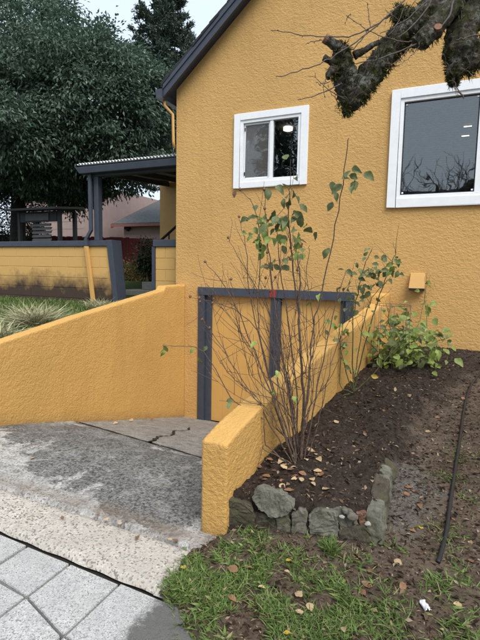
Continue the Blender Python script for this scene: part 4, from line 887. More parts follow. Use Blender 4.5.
for a in ((164, 346, 2, 3), (198, 352, 2, 3), (205, 345, 1, 2), (231, 402, 2, 2), (246, 240, 2, 4), (302, 252, 2, 4), (318, 300, 2, 6), (285, 380, 2, 8), (300, 395, 2, 8), (258, 345, 1, 6)): cluster(rose, a[0], a[1], 2.7, a[2], a[3], 0.055, random.choice(('limeleaf', 'roseleaf')), 0.7)
for a in ((300, 245, 2, 4), (240, 190, 1, 2), (262, 268, 1, 4), (286, 257, 1, 4)): cluster(rose, a[0], a[1], 2.75, a[2], a[3], 0.05, 'brownleaf', 0.9)
for p in CN:
    if p[-1][2] < 0.9 or p[-1][0] > -0.95 or random.random() < 0.25: continue
    for e in ((p[-1]),) + (((p[-4]),) if random.random() < 0.4 else ()):
        mb = MB(); t = np.linspace(0, 1, 6)[:, None]; mb.tube(e+np.array([0.003, 0, 0.022])*(t-0.3), [0.002, 0.008, 0.010, 0.009, 0.006, 0.002], 7); mb.build('rose_hip', M['brownleaf'], rose, smooth=True)

bx_, by_ = -0.78, 4.35; bz_ = zgs(bx_, by_)
rose2 = thing('rose_bush', 'smaller leafy rose bush behind the tall one against the garden wall', 'rose bush', (bx_, by_, bz_))
B2 = (353, 393)
specs = [
 ([B2, (354, 360), (352, 320), (356, 290), (366, 262), (372, 250)], 4.35, 4.3, 0.007, 0.0025, 6),
 ([B2, (362, 360), (372, 320), (380, 290), (392, 262), (395, 255)], 4.35, 4.45, 0.007, 0.0025, 6),
 ([B2, (345, 370), (338, 340), (342, 310), (350, 280)], 4.35, 4.2, 0.006, 0.0022, 5),
 ([B2, (370, 378), (384, 360), (400, 345), (412, 338)], 4.36, 4.55, 0.007, 0.003, 3),
 ([B2, (340, 385), (328, 365), (322, 340), (326, 310)], 4.33, 4.3, 0.006, 0.002, 5),
 ([B2, (358, 350), (364, 320), (374, 295), (388, 280)], 4.37, 4.5, 0.006, 0.0022, 6),
 ([(350, 394), (336, 398), (318, 402), (300, 408)], 4.3, 4.1, 0.006, 0.002, 3)]
build_canes(rose2, specs, M['gcane'])
for a in ((350, 292, 12, 12), (368, 262, 7, 7), (385, 272, 10, 9), (372, 285, 9, 10), (358, 275, 7, 8), (330, 320, 4, 8), (338, 345, 6, 10), (350, 350, 6, 10), (356, 330, 5, 8), (395, 262, 4, 5), (345, 370, 3, 6)): cluster(rose2, a[0], a[1], 4.35, int(a[2]*1.5), a[3], 0.068, random.choice(('roseleaf', 'roseleaf', 'limeleaf')), 0.5)
for a in ((330, 358, 2, 6), (343, 388, 2, 6), (365, 372, 2, 5)): cluster(rose2, a[0], a[1], 4.35, a[2], a[3], 0.06, 'yellowleaf', 0.7)

# leafy plant in its wire cage against the facade
bx_, by_ = -0.52, 5.55; bz_ = zgs(bx_, by_)
pl = thing('leafy_plant', 'bright green leafy plant sprawling at the foot of the house wall', 'plant', (bx_, by_, bz_))
B3 = (398, 368)
specs = [([B3, (395, 345), (390, 320), (388, 308)], 5.55, 5.4, 0.006, 0.003, 4), ([B3, (408, 345), (418, 325), (425, 300), (428, 285), (430, 275)], 5.58, 6.3, 0.005, 0.0018, 2), ([B3, (415, 352), (432, 348), (450, 352)], 5.55, 5.7, 0.006, 0.0025, 4),
         ([B3, (385, 358), (372, 345), (362, 335)], 5.5, 5.1, 0.005, 0.0025, 4), ([B3, (402, 340), (408, 320), (412, 312)], 5.6, 5.8, 0.005, 0.0025, 4), ([B3, (425, 350), (440, 340)], 5.5, 5.5, 0.005, 0.0025, 3)]
build_canes(pl, specs, M['gcane'], 'stem')
for i in range(330):
    px_ = 405+random.gauss(0, 22); py_ = 342+random.gauss(0, 15)-abs(px_-405)*-0.15
    if py_ > 372 or px_ > 458: continue
    p = onY(px_, py_, 5.5+random.gauss(0, 0.22))
    if p[2] < zgs(p[0], p[1])+0.03: p[2] = zgs(p[0], p[1])+0.05
    leaf_obj('leaf', rl('limeleaf' if random.random() < 0.72 else 'roseleaf'), p, (random.gauss(0, .8), random.gauss(-.3, .6), random.gauss(-.25, .4)), random.uniform(0.06, 0.125), (random.gauss(0, .5), random.gauss(-.7, .5), random.gauss(.9, .4)), pl)
for a in ((426, 283, 2, 3), (429, 300, 3, 3), (424, 310, 2, 3), (372, 342, 5, 7), (365, 355, 5, 7), (380, 330, 5, 7)): cluster(pl, a[0], a[1], 5.6, a[2], a[3], 0.085, 'limeleaf')
cg = thing('wire_cage', 'rusty wire plant cage standing among the leaves by the wall end', 'plant cage', (-0.62, 5.2, zgs(-0.62, 5.2)))
cc = onY(393, 305, 5.25); R_ = 0.185; cz = zgs(-0.62, 5.25)
for z, nm in ((float(cc[2]), 'top_ring'), (float(cc[2])-0.25, 'ring')):
    mb = MB(); an = np.linspace(0, 2*pi, 29); mb.tube(np.stack([cc[0]+R_*np.cos(an), 5.25+R_*np.sin(an), np.full(29, z)], 1), 0.003, 5, cap=False); mb.build(nm, M['metal'], cg, smooth=True)
for k in range(8):
    an = k*pi/4+0.2; mb = MB(); mb.tube([(cc[0]+R_*cos(an), 5.25+R_*sin(an), cz-0.04), (cc[0]+R_*cos(an), 5.25+R_*sin(an), float(cc[2])+0.004)], 0.0028, 5); mb.build('upright', M['metal'], cg, smooth=True)
tw = thing('climbing_stem', 'thin leafy shoot reaching up the facade beside the vent hood', 'plant', tuple(onY(428, 330, 6.45)))
tw.location.z = zgs(float(tw.location.x), 6.45)
p = np.array([(tw.location.x, 6.45, tw.location.z-0.02), *[onY(a, b, 6.5) for a, b in ((427, 315), (424, 300), (426, 285), (427, 272))]]); p = chaikin(p, 2)
mb = MB(); mb.tube(p, np.linspace(0.004, 0.0018, len(p)), 5); mb.build('stem', M['gcane'], tw)
for a in ((421, 296, 2, 2), (424, 306, 2, 2), (430, 283, 2, 2)): cluster(tw, a[0], a[1], 6.47, a[2], a[3], 0.08, 'limeleaf')

# ------------------------------------------------------------------ stone edging of the bed
ed = thing('stone_edging', 'rough broken stone and concrete edging along the front of the planting bed', 'stone edging', (-0.7, 2.42, 0.03))
P0 = np.array([-1.10, 2.335, 0]); NB = np.array([0.235, -1.0, 0]); NB /= np.linalg.norm(NB)
def flagstone(poly, thick, mat, proud=0.0, tilt=0.0, name='stone', seed=0):
    rj = random.Random(seed); pp = []
    for (ax_, ay_), (cx_, cy_) in zip(poly, poly[1:]+poly[:1]):
        for t_ in (0, 0.33, 0.66): pp.append((ax_+(cx_-ax_)*t_+rj.uniform(-.9, .9)*(t_ > 0), ay_+(cy_-ay_)*t_+rj.uniform(-.9, .9)*(t_ > 0)))
    pts = [onP(a, b, P0+NB*proud, NB) for a, b in pp]; c = sum(pts)/len(pts)
    bm = bmesh.new(); fr = [bm.verts.new(p+NB*0.0+NB*tilt*(p[2]-c[2])) for p in pts]; bm.faces.new(fr)
    ext = bmesh.ops.extrude_face_region(bm, geom=list(bm.faces)); 
    for v in [g for g in ext['geom'] if isinstance(g, bmesh.types.BMVert)]: v.co -= Vector(NB)*thick
    bmesh.ops.recalc_face_normals(bm, faces=bm.faces)
    bmesh.ops.bevel(bm, geom=list(bm.edges), offset=0.004, segments=1, affect='EDGES', profile=0.5)
    bmesh.ops.triangulate(bm, faces=bm.faces); bmesh.ops.subdivide_edges(bm, edges=[e for e in bm.edges if e.calc_length() > 0.02], cuts=2, use_grid_fill=True)
    bmesh.ops.subdivide_edges(bm, edges=[e for e in bm.edges if e.calc_length() > 0.03], cuts=1, use_grid_fill=True)
    bm.normal_update()
    for v in bm.verts:
        q = v.co*11+Vector((seed, 0, seed)); v.co += v.normal*(0.008*mnoise.noise(q)+0.007*mnoise.noise(q*2.6)+0.006*mnoise.noise(q*6)+0.004*mnoise.noise(q*14))
    me = bpy.data.meshes.new(name); bm.to_mesh(me); bm.free(); return obj(name, me, mat, ed, smooth=False)
flagstone([(224, 499), (240, 502), (251, 505), (255, 517), (254, 537), (225, 537)], 0.07, M['stone_brown'], 0.012, 0.05, seed=1)
flagstone([(254, 512), (276, 518), (277, 537), (256, 538)], 0.08, M['stone_brown'], 0.0, 0, seed=2)
flagstone([(252, 498), (257, 490), (266, 490), (280, 493), (294, 504), (287, 515), (270, 517), (259, 510)], 0.055, M['stone_green'], 0.03, -0.12, seed=3)
flagstone([(277, 517), (285, 516), (291, 521), (291, 539), (277, 538)], 0.07, M['stone_grey'], 0.012, 0, seed=4)
flagstone([(292, 515), (299, 509), (307, 513), (308, 535), (299, 541), (291, 533)], 0.09, M['stone_grey'], 0.02, -0.1, seed=5)
flagstone([(309, 516), (318, 510), (338, 512), (339, 531), (337, 548), (314, 545), (309, 531)], 0.10, M['stone_green'], 0.015, -0.05, seed=6)
flagstone([(339, 532), (352, 527), (370, 530), (374, 541), (372, 554), (340, 552)], 0.11, M['stone_brown'], 0.02, -0.05, seed=7)
flagstone([(327, 511), (344, 508), (356, 514), (360, 526), (350, 529), (340, 531), (338, 520)], 0.11, M['stone_grey'], 0.0, -0.1, seed=8)
flagstone([(356, 513), (366, 512), (370, 520), (369, 529), (361, 527)], 0.07, M['brick_red'], 0.0, 0, seed=9)
def boulder(c, r, mat, name='stone', seed=0, parent=ed):
    bm = bmesh.new(); bmesh.ops.create_icosphere(bm, subdivisions=3, radius=1.0)
    for v in bm.verts:
        q = v.co*1.3+Vector((seed*3.1, seed, 0)); v.co *= 1+0.35*mnoise.noise(q)+0.12*mnoise.noise(q*3); v.co = Vector((v.co.x*r[0], v.co.y*r[1], v.co.z*r[2]))+Vector(c)
    me = bpy.data.meshes.new(name); bm.to_mesh(me); bm.free(); return obj(name, me, mat, parent, smooth=True)
for i, (ya, yb, hz) in enumerate(((2.50, 2.68, 0.0), (2.685, 2.90, -0.012), (2.905, 3.06, -0.02), (3.065, 3.24, -0.05))):
    def blk(u, v, w_, ya=ya, yb=yb, hz=hz):
        y = ya+(yb-ya)*v; xr = float(bedright(y))+0.035-0.018*w_; b0 = 0.02+0.12*(y-2)-0.06; tz = zgs(-0.45, y)+hz+0.012-0.02*u; return (xr-0.085*(1-u), y, b0+(tz-b0)*w_)
    obj('stone', rough_hexa(blk, 8, 16, 14, 0.014, 16, soft=3, seed=5.0+i*3), M['stone_green' if i % 2 == 0 else 'stone_brown'], ed)
for i, (px_, py_, y, s, mt) in enumerate(((327, 507, 2.50, .017, 'pebble'), (339, 506, 2.52, .014, 'pebble'), (345, 511, 2.49, .016, 'stone_grey'), (352, 516, 2.47, .026, 'stone_grey'), (368, 524, 2.47, .014, 'pebble'), (384, 487, 2.9, .017, 'pebble'), (362, 505, 2.6, .02, 'stone_green'), (369, 507, 2.6, .02, 'pebble'), (380, 491, 2.84, .013, 'pebble'), (228, 499, 2.35, .008, 'pebble'), (224, 497, 2.34, .008, 'pebble'), (342, 517, 2.46, .012, 'pebble'))):
    q = onY(px_, py_, y); boulder(tuple(q), (s*1.2, s, s*0.8), M[mt], 'pebble', 40+i)

# ------------------------------------------------------------------ turf, bits, fallen leaves
def on_yard(px, py): return onG(px, py, zgs_fast)
def zgs_fast(x, y): return float(zg(np.array(x), np.array(y)))
def yardpt(px, py):
    q = onZ(px, py, 0.05)
    for _ in range(14):
        z = zgs_fast(q[0], q[1]); q = 0.5*q+0.5*onZ(px, py, z)
    return q
gb = MB(); wb = MB()
patches = [(190, 568, 26, 330), (212, 588, 30, 420), (240, 602, 30, 420), (270, 582, 26, 420), (300, 612, 30, 380), (330, 602, 22, 280), (228, 628, 30, 330), (282, 632, 30, 380), (322, 634, 26, 280), (186, 606, 18, 300), (176, 586, 14, 230), (252, 556, 26, 260), (350, 590, 16, 130), (345, 622, 22, 220), (205, 560, 20, 200), (385, 600, 18, 110),
           (436, 585, 10, 70), (470, 575, 14, 110), (470, 628, 16, 160), (380, 630, 22, 160), (330, 545, 6, 60), (448, 478, 12, 110), (462, 455, 14, 110), (472, 500, 14, 60), (440, 530, 16, 50), (385, 548, 12, 60), (300, 565, 30, 260), (362, 560, 14, 60), (420, 630, 20, 90), (455, 540, 14, 60), (470, 470, 12, 80), (250, 532, 6, 60), (262, 538, 5, 40), (204, 536, 8, 60), (225, 545, 18, 90)]
for px_, py_, s_, n_ in patches:
    n2 = int(n_*1.9); c = yardpt(px_, py_); sx = s_*np.linalg.norm(c-CAMP)/FPX*0.62
    P = c+rng.normal(size=(n2, 3))*[sx, sx*1.1, 0]
    keep = soil_keep(P[:, 0], P[:, 1]-0.02) & (bedw(P[:, 0], P[:, 1]) < 0.02) & (P[:, 1] > 1.5) & (P[:, 1] < 6.5) & (fbm(P[:, 0], P[:, 1], 9, 3, 77) > -0.03); P = P[keep]; n2 = len(P)
    if n2 == 0: continue
    P[:, 2] = zg(P[:, 0], P[:, 1])-0.004; far = 1.0 if py_ > 540 else 0.7
    D = rng.normal(size=(n2, 3))*[0.75, 0.75, 0.1]+[0, 0, 0.8]
    k = int(n2*0.66); add_blades(gb, P[:k], D[:k], far*(0.03+0.045*rng.random(k)), 0.0042, 0.3+0.7*rng.random(k))
    add_blades(wb, P[k:], D[k:]*[1.3, 1.3, 0.6], far*(0.02+0.028*rng.random(n2-k)), 0.014, 0.5+0.5*rng.random(n2-k))
# a bright tuft at the foot of the stones
c = yardpt(331, 553); n_ = 130; P = c+rng.normal(size=(n_, 3))*[0.016, 0.012, 0]; P[:, 2] = zg(P[:, 0], P[:, 1])-0.004
add_blades(gb, P, rng.normal(size=(n_, 3))*[0.4, 0.4, 0.1]+[0, 0, 1], 0.05+0.06*rng.random(n_), 0.0045, 0.3+0.4*rng.random(n_))
tag(gb.build('grass', M['grass']), 'patchy green grass growing in the bare soil of the front yard', 'grass', kind='stuff')
tag(wb.build('weeds', M['bushleaf' if False else 'grass']), 'small broad leaved weeds among the grass of the front yard', 'weeds', kind='stuff')
def bits(n_, region, size, name, label, cat):
    x0, x1, y0, y1, f = region; P = np.stack([x0+(x1-x0)*rng.random(n_), y0+(y1-y0)*rng.random(n_)**1.3, np.zeros(n_)], 1); P = P[f(P[:, 0], P[:, 1])]; n2 = len(P)
    P[:, 2] = zg(P[:, 0], P[:, 1])+0.003; D = unit(rng.normal(size=(n2, 3))*[1, 1, 0.22]); mb = MB(); L = size*(0.4+1.2*rng.random(n2)**2)
    add_leaves(mb, leaf_quads(P, D, L, L*(0.2+0.4*rng.random(n2)), 0.15, unit(rng.normal(size=(n2, 3))*0.35+[0, 0, 1]))); return tag(mb.build(name, M['straw']), label, cat, kind='stuff')
bits(22000, (-1.15, 1.0, 2.3, 6.6, lambda x, y: soil_keep(x, y) & (bedw(x, y) > 0.3)), 0.030, 'mulch_chips', 'loose dark bark chips strewn over the planting bed', 'mulch')
bits(30000, (-1.2, 1.3, 1.6, 6.5, lambda x, y: soil_keep(x, y) & (bedw(x, y) < 0.3)), 0.028, 'plant_litter', 'dry straw and bark bits strewn over the trodden soil', 'plant litter')
# gravel in the trodden soil
mb = MB(); 
for i in range(520):
    c = yardpt(random.gauss(405, 30), random.gauss(500, 45)) if i < 260 else np.array([random.uniform(-1.1, 0.9), random.uniform(1.7, 5.5), 0])
    if not soil_keep(np.array(c[0]), np.array(c[1])): continue
    c[2] = zgs_fast(c[0], c[1]); s_ = random.uniform(0.003, 0.010); q = rng.normal(size=(6, 3))*0.2+np.array([(1,0,0),(-1,0,0),(0,1,0),(0,-1,0),(0,0,.7),(0,0,-.7)])
    mb.add(c+q*s_, [(0,2,4),(2,1,4),(1,3,4),(3,0,4),(2,0,5),(1,2,5),(3,1,5),(0,3,5)])
tag(mb.build('gravel', M['stone_grey']), 'small grey gravel pressed into the trodden soil', 'gravel', kind='stuff')

def fallen(px, py, key, L, label, group, lift=0.006, ground=None):
    q = yardpt(px, py) if ground is None else onG(px, py, ground)
    z = zgs_fast(q[0], q[1]) if ground is None else float(ground(q[0], q[1]))
    o = leaf_obj('fallen_leaf', rl(key, DRY), (q[0], q[1], z+lift), (random.gauss(0, 1), random.gauss(0, 1), random.gauss(0, .12)), L, (random.gauss(0, .3), random.gauss(0, .3), 1))
    if '%' in label:
        hue = {'tanleaf': 'tan', 'brownleaf': 'brown', 'yellowleaf': 'yellow'}[key]; size = 'tiny' if L < 0.035 else 'small' if L < 0.043 else 'middling' if L < 0.051 else 'broad'
        label = label.replace('%', size+' '+hue)
    return tag(o, label, 'leaf', group)
def place(px, py, ax, ay):
    return ('just ' if abs(px-ax)+abs(py-ay) < 14 else '')+('in front' if py > ay+4 else 'behind' if py < ay-4 else 'level')+(' and left' if px < ax-3 else ' and right' if px > ax+3 else '')
for i in range(34):
    lx, ly = 300+random.gauss(0, 17), 470+random.gauss(0, 11)
    fallen(lx, ly, 'tanleaf' if random.random() < 0.62 else 'brownleaf', random.uniform(0.035, 0.06), '% curled leaf '+place(lx, ly, 300, 470)+' of the tall rose base', 'dry leaves under the tall rose', 0.006+0.012*random.random())
for px_, py_ in ((262, 468), (270, 463), (273, 441), (283, 447), (322, 472), (330, 452), (318, 458), (348, 444), (350, 420), (362, 432), (338, 424), (372, 447), (357, 404), (383, 412), (402, 378), (395, 392), (410, 395), (420, 378), (366, 392), (333, 408), (355, 452), (246, 470), (240, 478), (345, 398), (376, 396)):
    fallen(px_, py_, random.choice(('tanleaf', 'tanleaf', 'brownleaf')), random.uniform(0.035, 0.06), '% dry leaf on the mulch, '+place(px_, py_, 353, 415)+' of the smaller rose', 'leaves on the mulch')
for px_, py_ in ((405, 488), (420, 505), (412, 492), (408, 497), (450, 462), (440, 418), (462, 400), (395, 560), (400, 590), (372, 588), (452, 520), (468, 560), (370, 610), (410, 445), (425, 432), (437, 415), (470, 545), (366, 596), (372, 570), (462, 606)):
    fallen(px_, py_, random.choice(('brownleaf', 'brownleaf', 'tanleaf')), random.uniform(0.035, 0.055), '% dull leaf on trodden soil, '+place(px_, py_, 440, 520)+' of the hose middle', 'leaves on the trodden soil')
for px_, py_, k, L, lab in ((186, 572, 'yellowleaf', .035, 'small orange yellow leaf in the grass beside the driveway apron'), (238, 575, 'brownleaf', .06, 'large red brown leaf lying flat in the middle of the grass'), (246, 572, 'brownleaf', .05, 'red brown leaf touching the large one in the middle of the grass'),
        (302, 601, 'tanleaf', .055, 'upright pale tan leaf of the trio in the grass'), (297, 614, 'tanleaf', .045, 'pale round leaf at the bottom of the trio in the grass'), (308, 607, 'tanleaf', .05, 'pale leaf at the right of the trio in the grass'), (258, 591, 'tanleaf', .04, 'single tan leaf in the grass left of the leaf trio'),
        (283, 638, 'yellowleaf', .04, 'yellow leaf at the bottom picture edge'), (345, 631, 'tanleaf', .05, 'broad tan leaf near the bottom edge in sparse grass'), (286, 565, 'yellowleaf', .035, 'pale yellow leaf in the grass below the stones'), (284, 575, 'tanleaf', .03, 'little tan leaf just below the pale yellow one'),
        (359, 559, 'yellowleaf', .045, 'yellow leaf at the foot of the bed corner stone'), (413, 529, 'yellowleaf', .045, 'bright yellow leaf on trodden soil between the bed and the hose'), (421, 530, 'yellowleaf', .04, 'second yellow leaf on trodden soil nearer the hose'), (416, 533, 'brownleaf', .04, 'brown leaf between the two yellow leaves on the soil'), (228, 600, 'brownleaf', .05, 'brown leaf in the grass left of the single tan leaf')):
    fallen(px_, py_, k, L, lab, 'leaves in the grass', 0.022 if py_ > 560 else 0.008)
gd = lambda x, y: float(zdrive(y)) if y > 2.13 else 0.0
for px_, py_ in ((120, 526), (136, 541), (172, 541), (178, 543), (63, 520), (30, 460), (95, 517), (104, 520), (133, 421), (160, 447), (190, 412), (187, 415), (181, 413), (194, 416), (150, 420), (196, 414), (176, 416), (118, 423)):
    fallen(px_, py_, random.choice(('brownleaf', 'tanleaf')), random.uniform(0.025, 0.04) if py_ > 430 else random.uniform(.05, .08), '% leaf on the driveway concrete, '+place(px_, py_, 130, 480)+' of its dark patch', 'leaves on the driveway', 0.008, gd)

# hose and litter
hp = chaikin(np.array([yardpt(a, b) for a, b in ((492, 362), (480, 374), (470, 386), (464, 408), (460, 440), (455, 472), (450, 505), (446, 538), (438, 564))]), 3)
hp[:, 2] = zg(hp[:, 0], hp[:, 1])+0.010
tag((lambda mb: (mb.tube(hp, 0.0115, 10), mb.build('garden_hose', M['black'], smooth=True))[1])(MB()), 'black garden hose lying across the trodden soil on the right', 'hose')
q = yardpt(425, 608); bm = bmesh.new(); bmesh.ops.create_grid(bm, x_segments=8, y_segments=10, size=1.0)
for v in bm.verts:
    s_ = mnoise.noise(v.co*2.2); v.co = Vector((v.co.x*0.016*(1+0.3*s_), v.co.y*0.030*(1-0.2*s_), 0.014+0.010*(1-v.co.x**2)+0.010*s_)); v.co.rotate(Matrix.Rotation(0.5, 3, 'Z')); v.co += Vector((q[0], q[1], zgs_fast(q[0], q[1])-0.004))
me = bpy.data.meshes.new('litter'); bm.to_mesh(me); bm.free(); o = obj('litter_scrap', me, M['litter'], smooth=True); md = o.modifiers.new('thick', 'SOLIDIFY'); md.thickness = 0.002
tag(o, 'crumpled white scrap of litter on the soil at the lower right', 'litter')

# ------------------------------------------------------------------ mossy street-tree limb hanging into the picture
DK = 0.74; DP = 3.2*DK
def Q(px, py, d=3.2): return CAMP + d*DK*ray(px, py)
mt = thing('mossy_tree', 'old mossy pruned tree whose limb hangs into the top right', 'tree', (2.35, 2.7, 0.1))
def gnarly(path, name, mat=None, sides=26, amp=0.019, parent=mt):
    pts = np.array([Q(a, b, d) for a, b, r, d in path]); rad = [r*0.86*DP/FPX for a, b, r, d in path]; p = chaikin(np.column_stack([pts, rad]), 4); tmp = MB(); tmp.tube(p[:, :3], p[:, 3], sides); me = tmp.mesh(name)
    bm = bmesh.new(); bm.from_mesh(me); bm.normal_update()
    for v in bm.verts:
        k = v.co*11; v.co += v.normal*(amp*mnoise.noise(k)+amp*0.9*mnoise.noise(k*2.6)+amp*0.6*mnoise.noise(k*6.5)+amp*0.3*mnoise.noise(k*15))
    bm.to_mesh(me); bm.free(); obj(name, me, mat or M['bark'], parent, smooth=True); return p
P1 = gnarly([(600, -60, 30, 3.5), (520, -30, 27, 3.4), (470, -6, 24, 3.3), (438, 10, 19, 3.25), (412, 24, 15, 3.2), (394, 44, 13, 3.2), (379, 64, 13, 3.18), (364, 84, 13, 3.16), (352, 100, 12, 3.15), (344, 109, 7, 3.15)], 'limb')
P2 = gnarly([(353, 102, 11, 3.16), (346, 84, 14, 3.15), (341, 68, 12, 3.14), (341, 54, 9, 3.13), (343, 46, 6, 3.13)], 'limb')
P3 = gnarly([(478, -6, 20, 3.3), (466, 18, 18, 3.25), (460, 42, 16, 3.2), (457, 62, 13, 3.18), (454, 76, 7, 3.17), (453, 84, 3, 3.17)], 'limb')
P4 = gnarly([(520, 20, 15, 3.3), (492, 42, 13, 3.25), (476, 58, 11, 3.22), (468, 68, 6, 3.2)], 'limb')
P5 = gnarly([(452, 4, 15, 3.2), (436, 26, 12, 3.12), (422, 38, 10, 3.08), (414, 44, 6, 3.06)], 'limb', amp=0.012)
P6 = gnarly([(412, 22, 8, 3.2), (404, 14, 9, 3.16), (396, 12, 6, 3.14)], 'limb', amp=0.012)
s1 = gnarly([(346, 52, 6, 3.12), (336, 46, 5.5, 3.10), (326, 39, 4.6, 3.08)], 'pruned_stub', amp=0.004, sides=12)
s2 = gnarly([(342, 66, 6, 3.12), (332, 62, 5, 3.1), (324, 57, 3.2, 3.08)], 'pruned_stub', amp=0.006, sides=12)
s3 = gnarly([(338, 72, 7, 3.12), (331, 70, 5.5, 3.08), (328, 78, 3, 3.06)], 'pruned_stub', amp=0.010, sides=12)
s4 = gnarly([(355, 56, 4, 3.12), (368, 48, 3, 3.10), (380, 42, 2.2, 3.08)], 'pruned_stub', amp=0.006, sides=10)
def cutface(px, py, r, d, nrm):
    c = Q(px, py, d); m2 = MB(); nv = np.array(nrm, float); nv /= np.linalg.norm(nv); m2.tube([c-nv*0.012, c+nv*0.004], [r*DP/FPX*1.02, r*DP/FPX], 14); m2.build('cut_face', M['cut_wood'], mt)
cutface(325, 38.5, 4.3, 3.075, -RV+0.6*UV-0.3*fw); cutface(438, 27, 3.6, 3.03, -fw+0.3*UV-0.2*RV)
mb = MB(); a = Q(600, -60, 3.5); mb.tube(chaikin(np.array([(2.35, 2.7, 0.0), (2.33, 2.7, 1.0), (2.25, 2.72, 2.0), (1.85, 2.75, 2.75), (a[0]+0.3, a[1]+0.02, a[2]-0.15), tuple(a)]), 3), np.linspace(0.27, 0.145, 48), 18, wob=0.05); mb.build('trunk', M['bark'], mt, smooth=True)
# twigs
for path, r_ in (([(276, 77), (300, 71), (322, 63), (345, 50), (375, 28), (398, 8), (414, -14)], 0.0035), ([(271, 30), (300, 35), (328, 37), (352, 37), (372, 28), (392, 14)], 0.003), ([(298, 100), (318, 95), (332, 88), (342, 84)], 0.0028), ([(367, 2), (369, 15), (370, 27), (362, 40), (352, 50)], 0.0025), ([(346, 15), (358, 24), (372, 33), (390, 40), (412, 42)], 0.0022),
        ([(356, 64), (385, 57), (410, 47), (432, 36), (448, 20), (456, -5)], 0.0042), ([(380, 60), (395, 66), (412, 44)], 0.002), ([(397, 66), (410, 58), (420, 46)], 0.0018), ([(306, 44), (314, 42), (322, 40)], 0.0022), ([(325, 98), (323, 88), (326, 78)], 0.002), ([(316, 83), (322, 84), (330, 82)], 0.0018), ([(453, 80), (458, 90), (464, 98)], 0.003), ([(380, 34), (400, 24), (425, 4), (440, -12)], 0.003), ([(456, 40), (468, 36), (484, 34)], 0.0035), ([(468, 28), (474, 34), (482, 44)], 0.0025), ([(385, 38), (398, 24), (405, 6)], 0.002), ([(398, 38), (420, 20), (434, -4)], 0.0035), ([(345, 25), (347, 17), (351, 14)], 0.0015), ([(236, 0), (238, -6)], 0.0015)):
    if path[0] == (236, 0): continue
    pp = chaikin(np.array([Q(a, b, 3.05+0.0*i) for i, (a, b) in enumerate(path)]), 2); pp[1:-1] += rng.normal(size=(len(pp)-2, 3))*0.0025; mb = MB(); mb.tube(pp, np.linspace(r_*0.55, r_*1.25, len(pp)), 6)
    for i in range(2, len(pp)-2, 2):
        d = unit(rng.normal(size=3)); mb.tube([pp[i], pp[i]+d*0.008], [0.0022, 0.0012], 4)
    mb.build('twig', M['twig'], mt, smooth=True)
rt = random.Random(5)
for k in range(26):      # many fine shoots off the old limb
    b = P1[rt.randrange(len(P1)//3, len(P1))] if k % 3 else P3[rt.randrange(0, len(P3))]; d = unit(-RV*rt.uniform(-0.5, 1.1)+UV*rt.uniform(-0.5, 1.0)-fw*rt.uniform(0.1, 0.8)); ln = rt.uniform(0.10, 0.38); t_ = np.linspace(0, 1, 9)[:, None]
    pp = b[:3]+d*ln*t_+np.cumsum(rng.normal(size=(9, 3))*0.006, 0)*t_; mb = MB(); mb.tube(pp, np.linspace(0.0030, 0.0010, 9), 5)
    for i in (3, 5, 7): mb.tube([pp[i], pp[i]+unit(d+rng.normal(size=3)*0.8)*rt.uniform(0.008, 0.06)], [0.0014, 0.0008], 4)
    mb.build('twig', M['twig'], mt, smooth=True)
# moss: short fur all round, longer beards beneath
mb = MB()
for p, dens, hang in ((P1, 5200, 0.035), (P2, 4200, 0.05), (P3, 3600, 0.07), (P4, 2400, 0.05), (P5, 900, 0.03), (P6, 1100, 0.02), (s3, 300, 0.02)):
    i = rng.integers(0, len(p), dens); T = unit(np.gradient(p[:, :3], axis=0))[i]; d = unit(rng.normal(size=(dens, 3))-np.array([0, 0, 0.35])); d = unit(d-T*(d*T).sum(1)[:, None]); c = p[i, :3]+d*(p[i, 3]*1.0)[:, None]+T*rng.normal(size=(dens, 1))*0.012
    k = fbm(c[:, 0]*1.0+c[:, 2], c[:, 1]+c[:, 2]*0.7, 9, 3, 5) > 0.02; c, d = c[k], d[k]; m_ = len(c); low = np.clip(-d[:, 2], 0, 1)
    dd = unit(d*0.7+rng.normal(size=(m_, 3))*0.45+np.array([0, 0, -0.9])*low[:, None]); add_blades(mb, c, dd, 0.010+0.013*rng.random(m_)+1.1*hang*low*rng.random(m_)**1.6, 0.0034, 0.3*rng.random(m_))
mb.build('moss', M['moss'], mt)['kind'] = 'stuff'

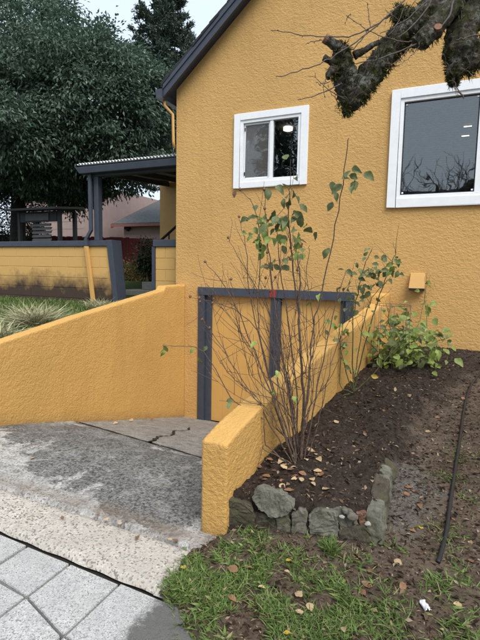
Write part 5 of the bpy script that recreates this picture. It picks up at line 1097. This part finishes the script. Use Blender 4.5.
# ------------------------------------------------------------------ across the street: what the panes mirror
def bare_tree(x, y, h, seed, lab):
    r = np.random.default_rng(seed); t = thing('bare_tree', lab, 'tree', (x, y, 0.0), 'bare trees across the street'); mb = MB()
    tips = []
    def grow(p, d, ln, rad, lv):
        k = 5; q = p+np.outer(np.linspace(0, 1, k), d*ln)+np.cumsum(r.normal(size=(k, 3))*ln*0.03, 0); mb.tube(q, np.linspace(rad, rad*0.62, k), 5 if lv < 2 else 3, cap=False)
        if lv < 4:
            for _ in range(3 if lv else 5): grow(q[r.integers(2, k)], unit(d+r.normal(size=3)*0.42+np.array([0, 0, 0.15])), ln*(0.62+0.2*r.random()), rad*0.55, lv+1)
    grow(np.array([x, y, -0.05]), np.array([0, 0, 1.0]), h*0.34, 0.16, 0); mb.build('trunk_and_branches', M['twig'], t)
bare_tree(-2.6, -15, 9.0, 1, 'bare tree mirrored at the left of the large window'); bare_tree(-0.2, -16, 9.5, 2, 'bare tree mirrored in the middle of the large window'); bare_tree(2.0, -15, 9.0, 3, 'bare tree mirrored at the right of the large window')
tr = thing('fir_tree', 'dark conifer mirrored in the right pane of the small window', 'tree', (-9.9, -14, 0.0))
mb = MB(); mb.tube([(-9.9, -14, -0.05), (-9.9, -14, 7), (-9.9, -14, 14)], [0.25, 0.15, 0.02], 8); mb.build('trunk', M['trunk'], tr)
mb = MB()
for k in range(90):
    z = 1.5+12.2*k/90; ln = (14.2-z)*0.19+0.3; an = k*2.399; m = 90; tt = rng.random(m)**0.7
    c = np.stack([-9.9+np.cos(an)*ln*tt, -14+np.sin(an)*ln*tt, z-0.2*ln*tt], 1)+rng.normal(size=(m, 3))*0.16; add_leaves(mb, leaf_quads(c, unit(np.array([cos(an), sin(an), -0.3])+rng.normal(size=(m, 3))*0.6), 0.32, 0.11))
mb.build('crown', M['needle'], tr)
fh = thing('far_house', 'brown house across the street mirrored low in the large window', 'house', (-1, -20, 0.0))
mb = MB(); mb.box((-9, -26, -0.05), (7, -20, 4.6)); mb.build('wall', M['brick_red'], fh)
mb = MB(); mb.hexa([(-9.5, -26.5, 4.6), (7.5, -26.5, 4.6), (7.5, -19.5, 4.6), (-9.5, -19.5, 4.6), (-9.5, -23.1, 7.4), (7.5, -23.1, 7.4), (7.5, -22.9, 7.4), (-9.5, -22.9, 7.4)]); mb.build('roof', M['shingle'], fh)
for x in (-7, -3.5, 0, 3.5):
    mb = MB(); mb.box((x, -19.999, 1.2), (x+1.4, -19.96, 2.7)); f = mb.build('window', M['white'], fh); mb = MB(); mb.box((x+0.1, -19.959, 1.3), (x+1.3, -19.95, 2.6)); mb.build('pane', M['glass'], f)
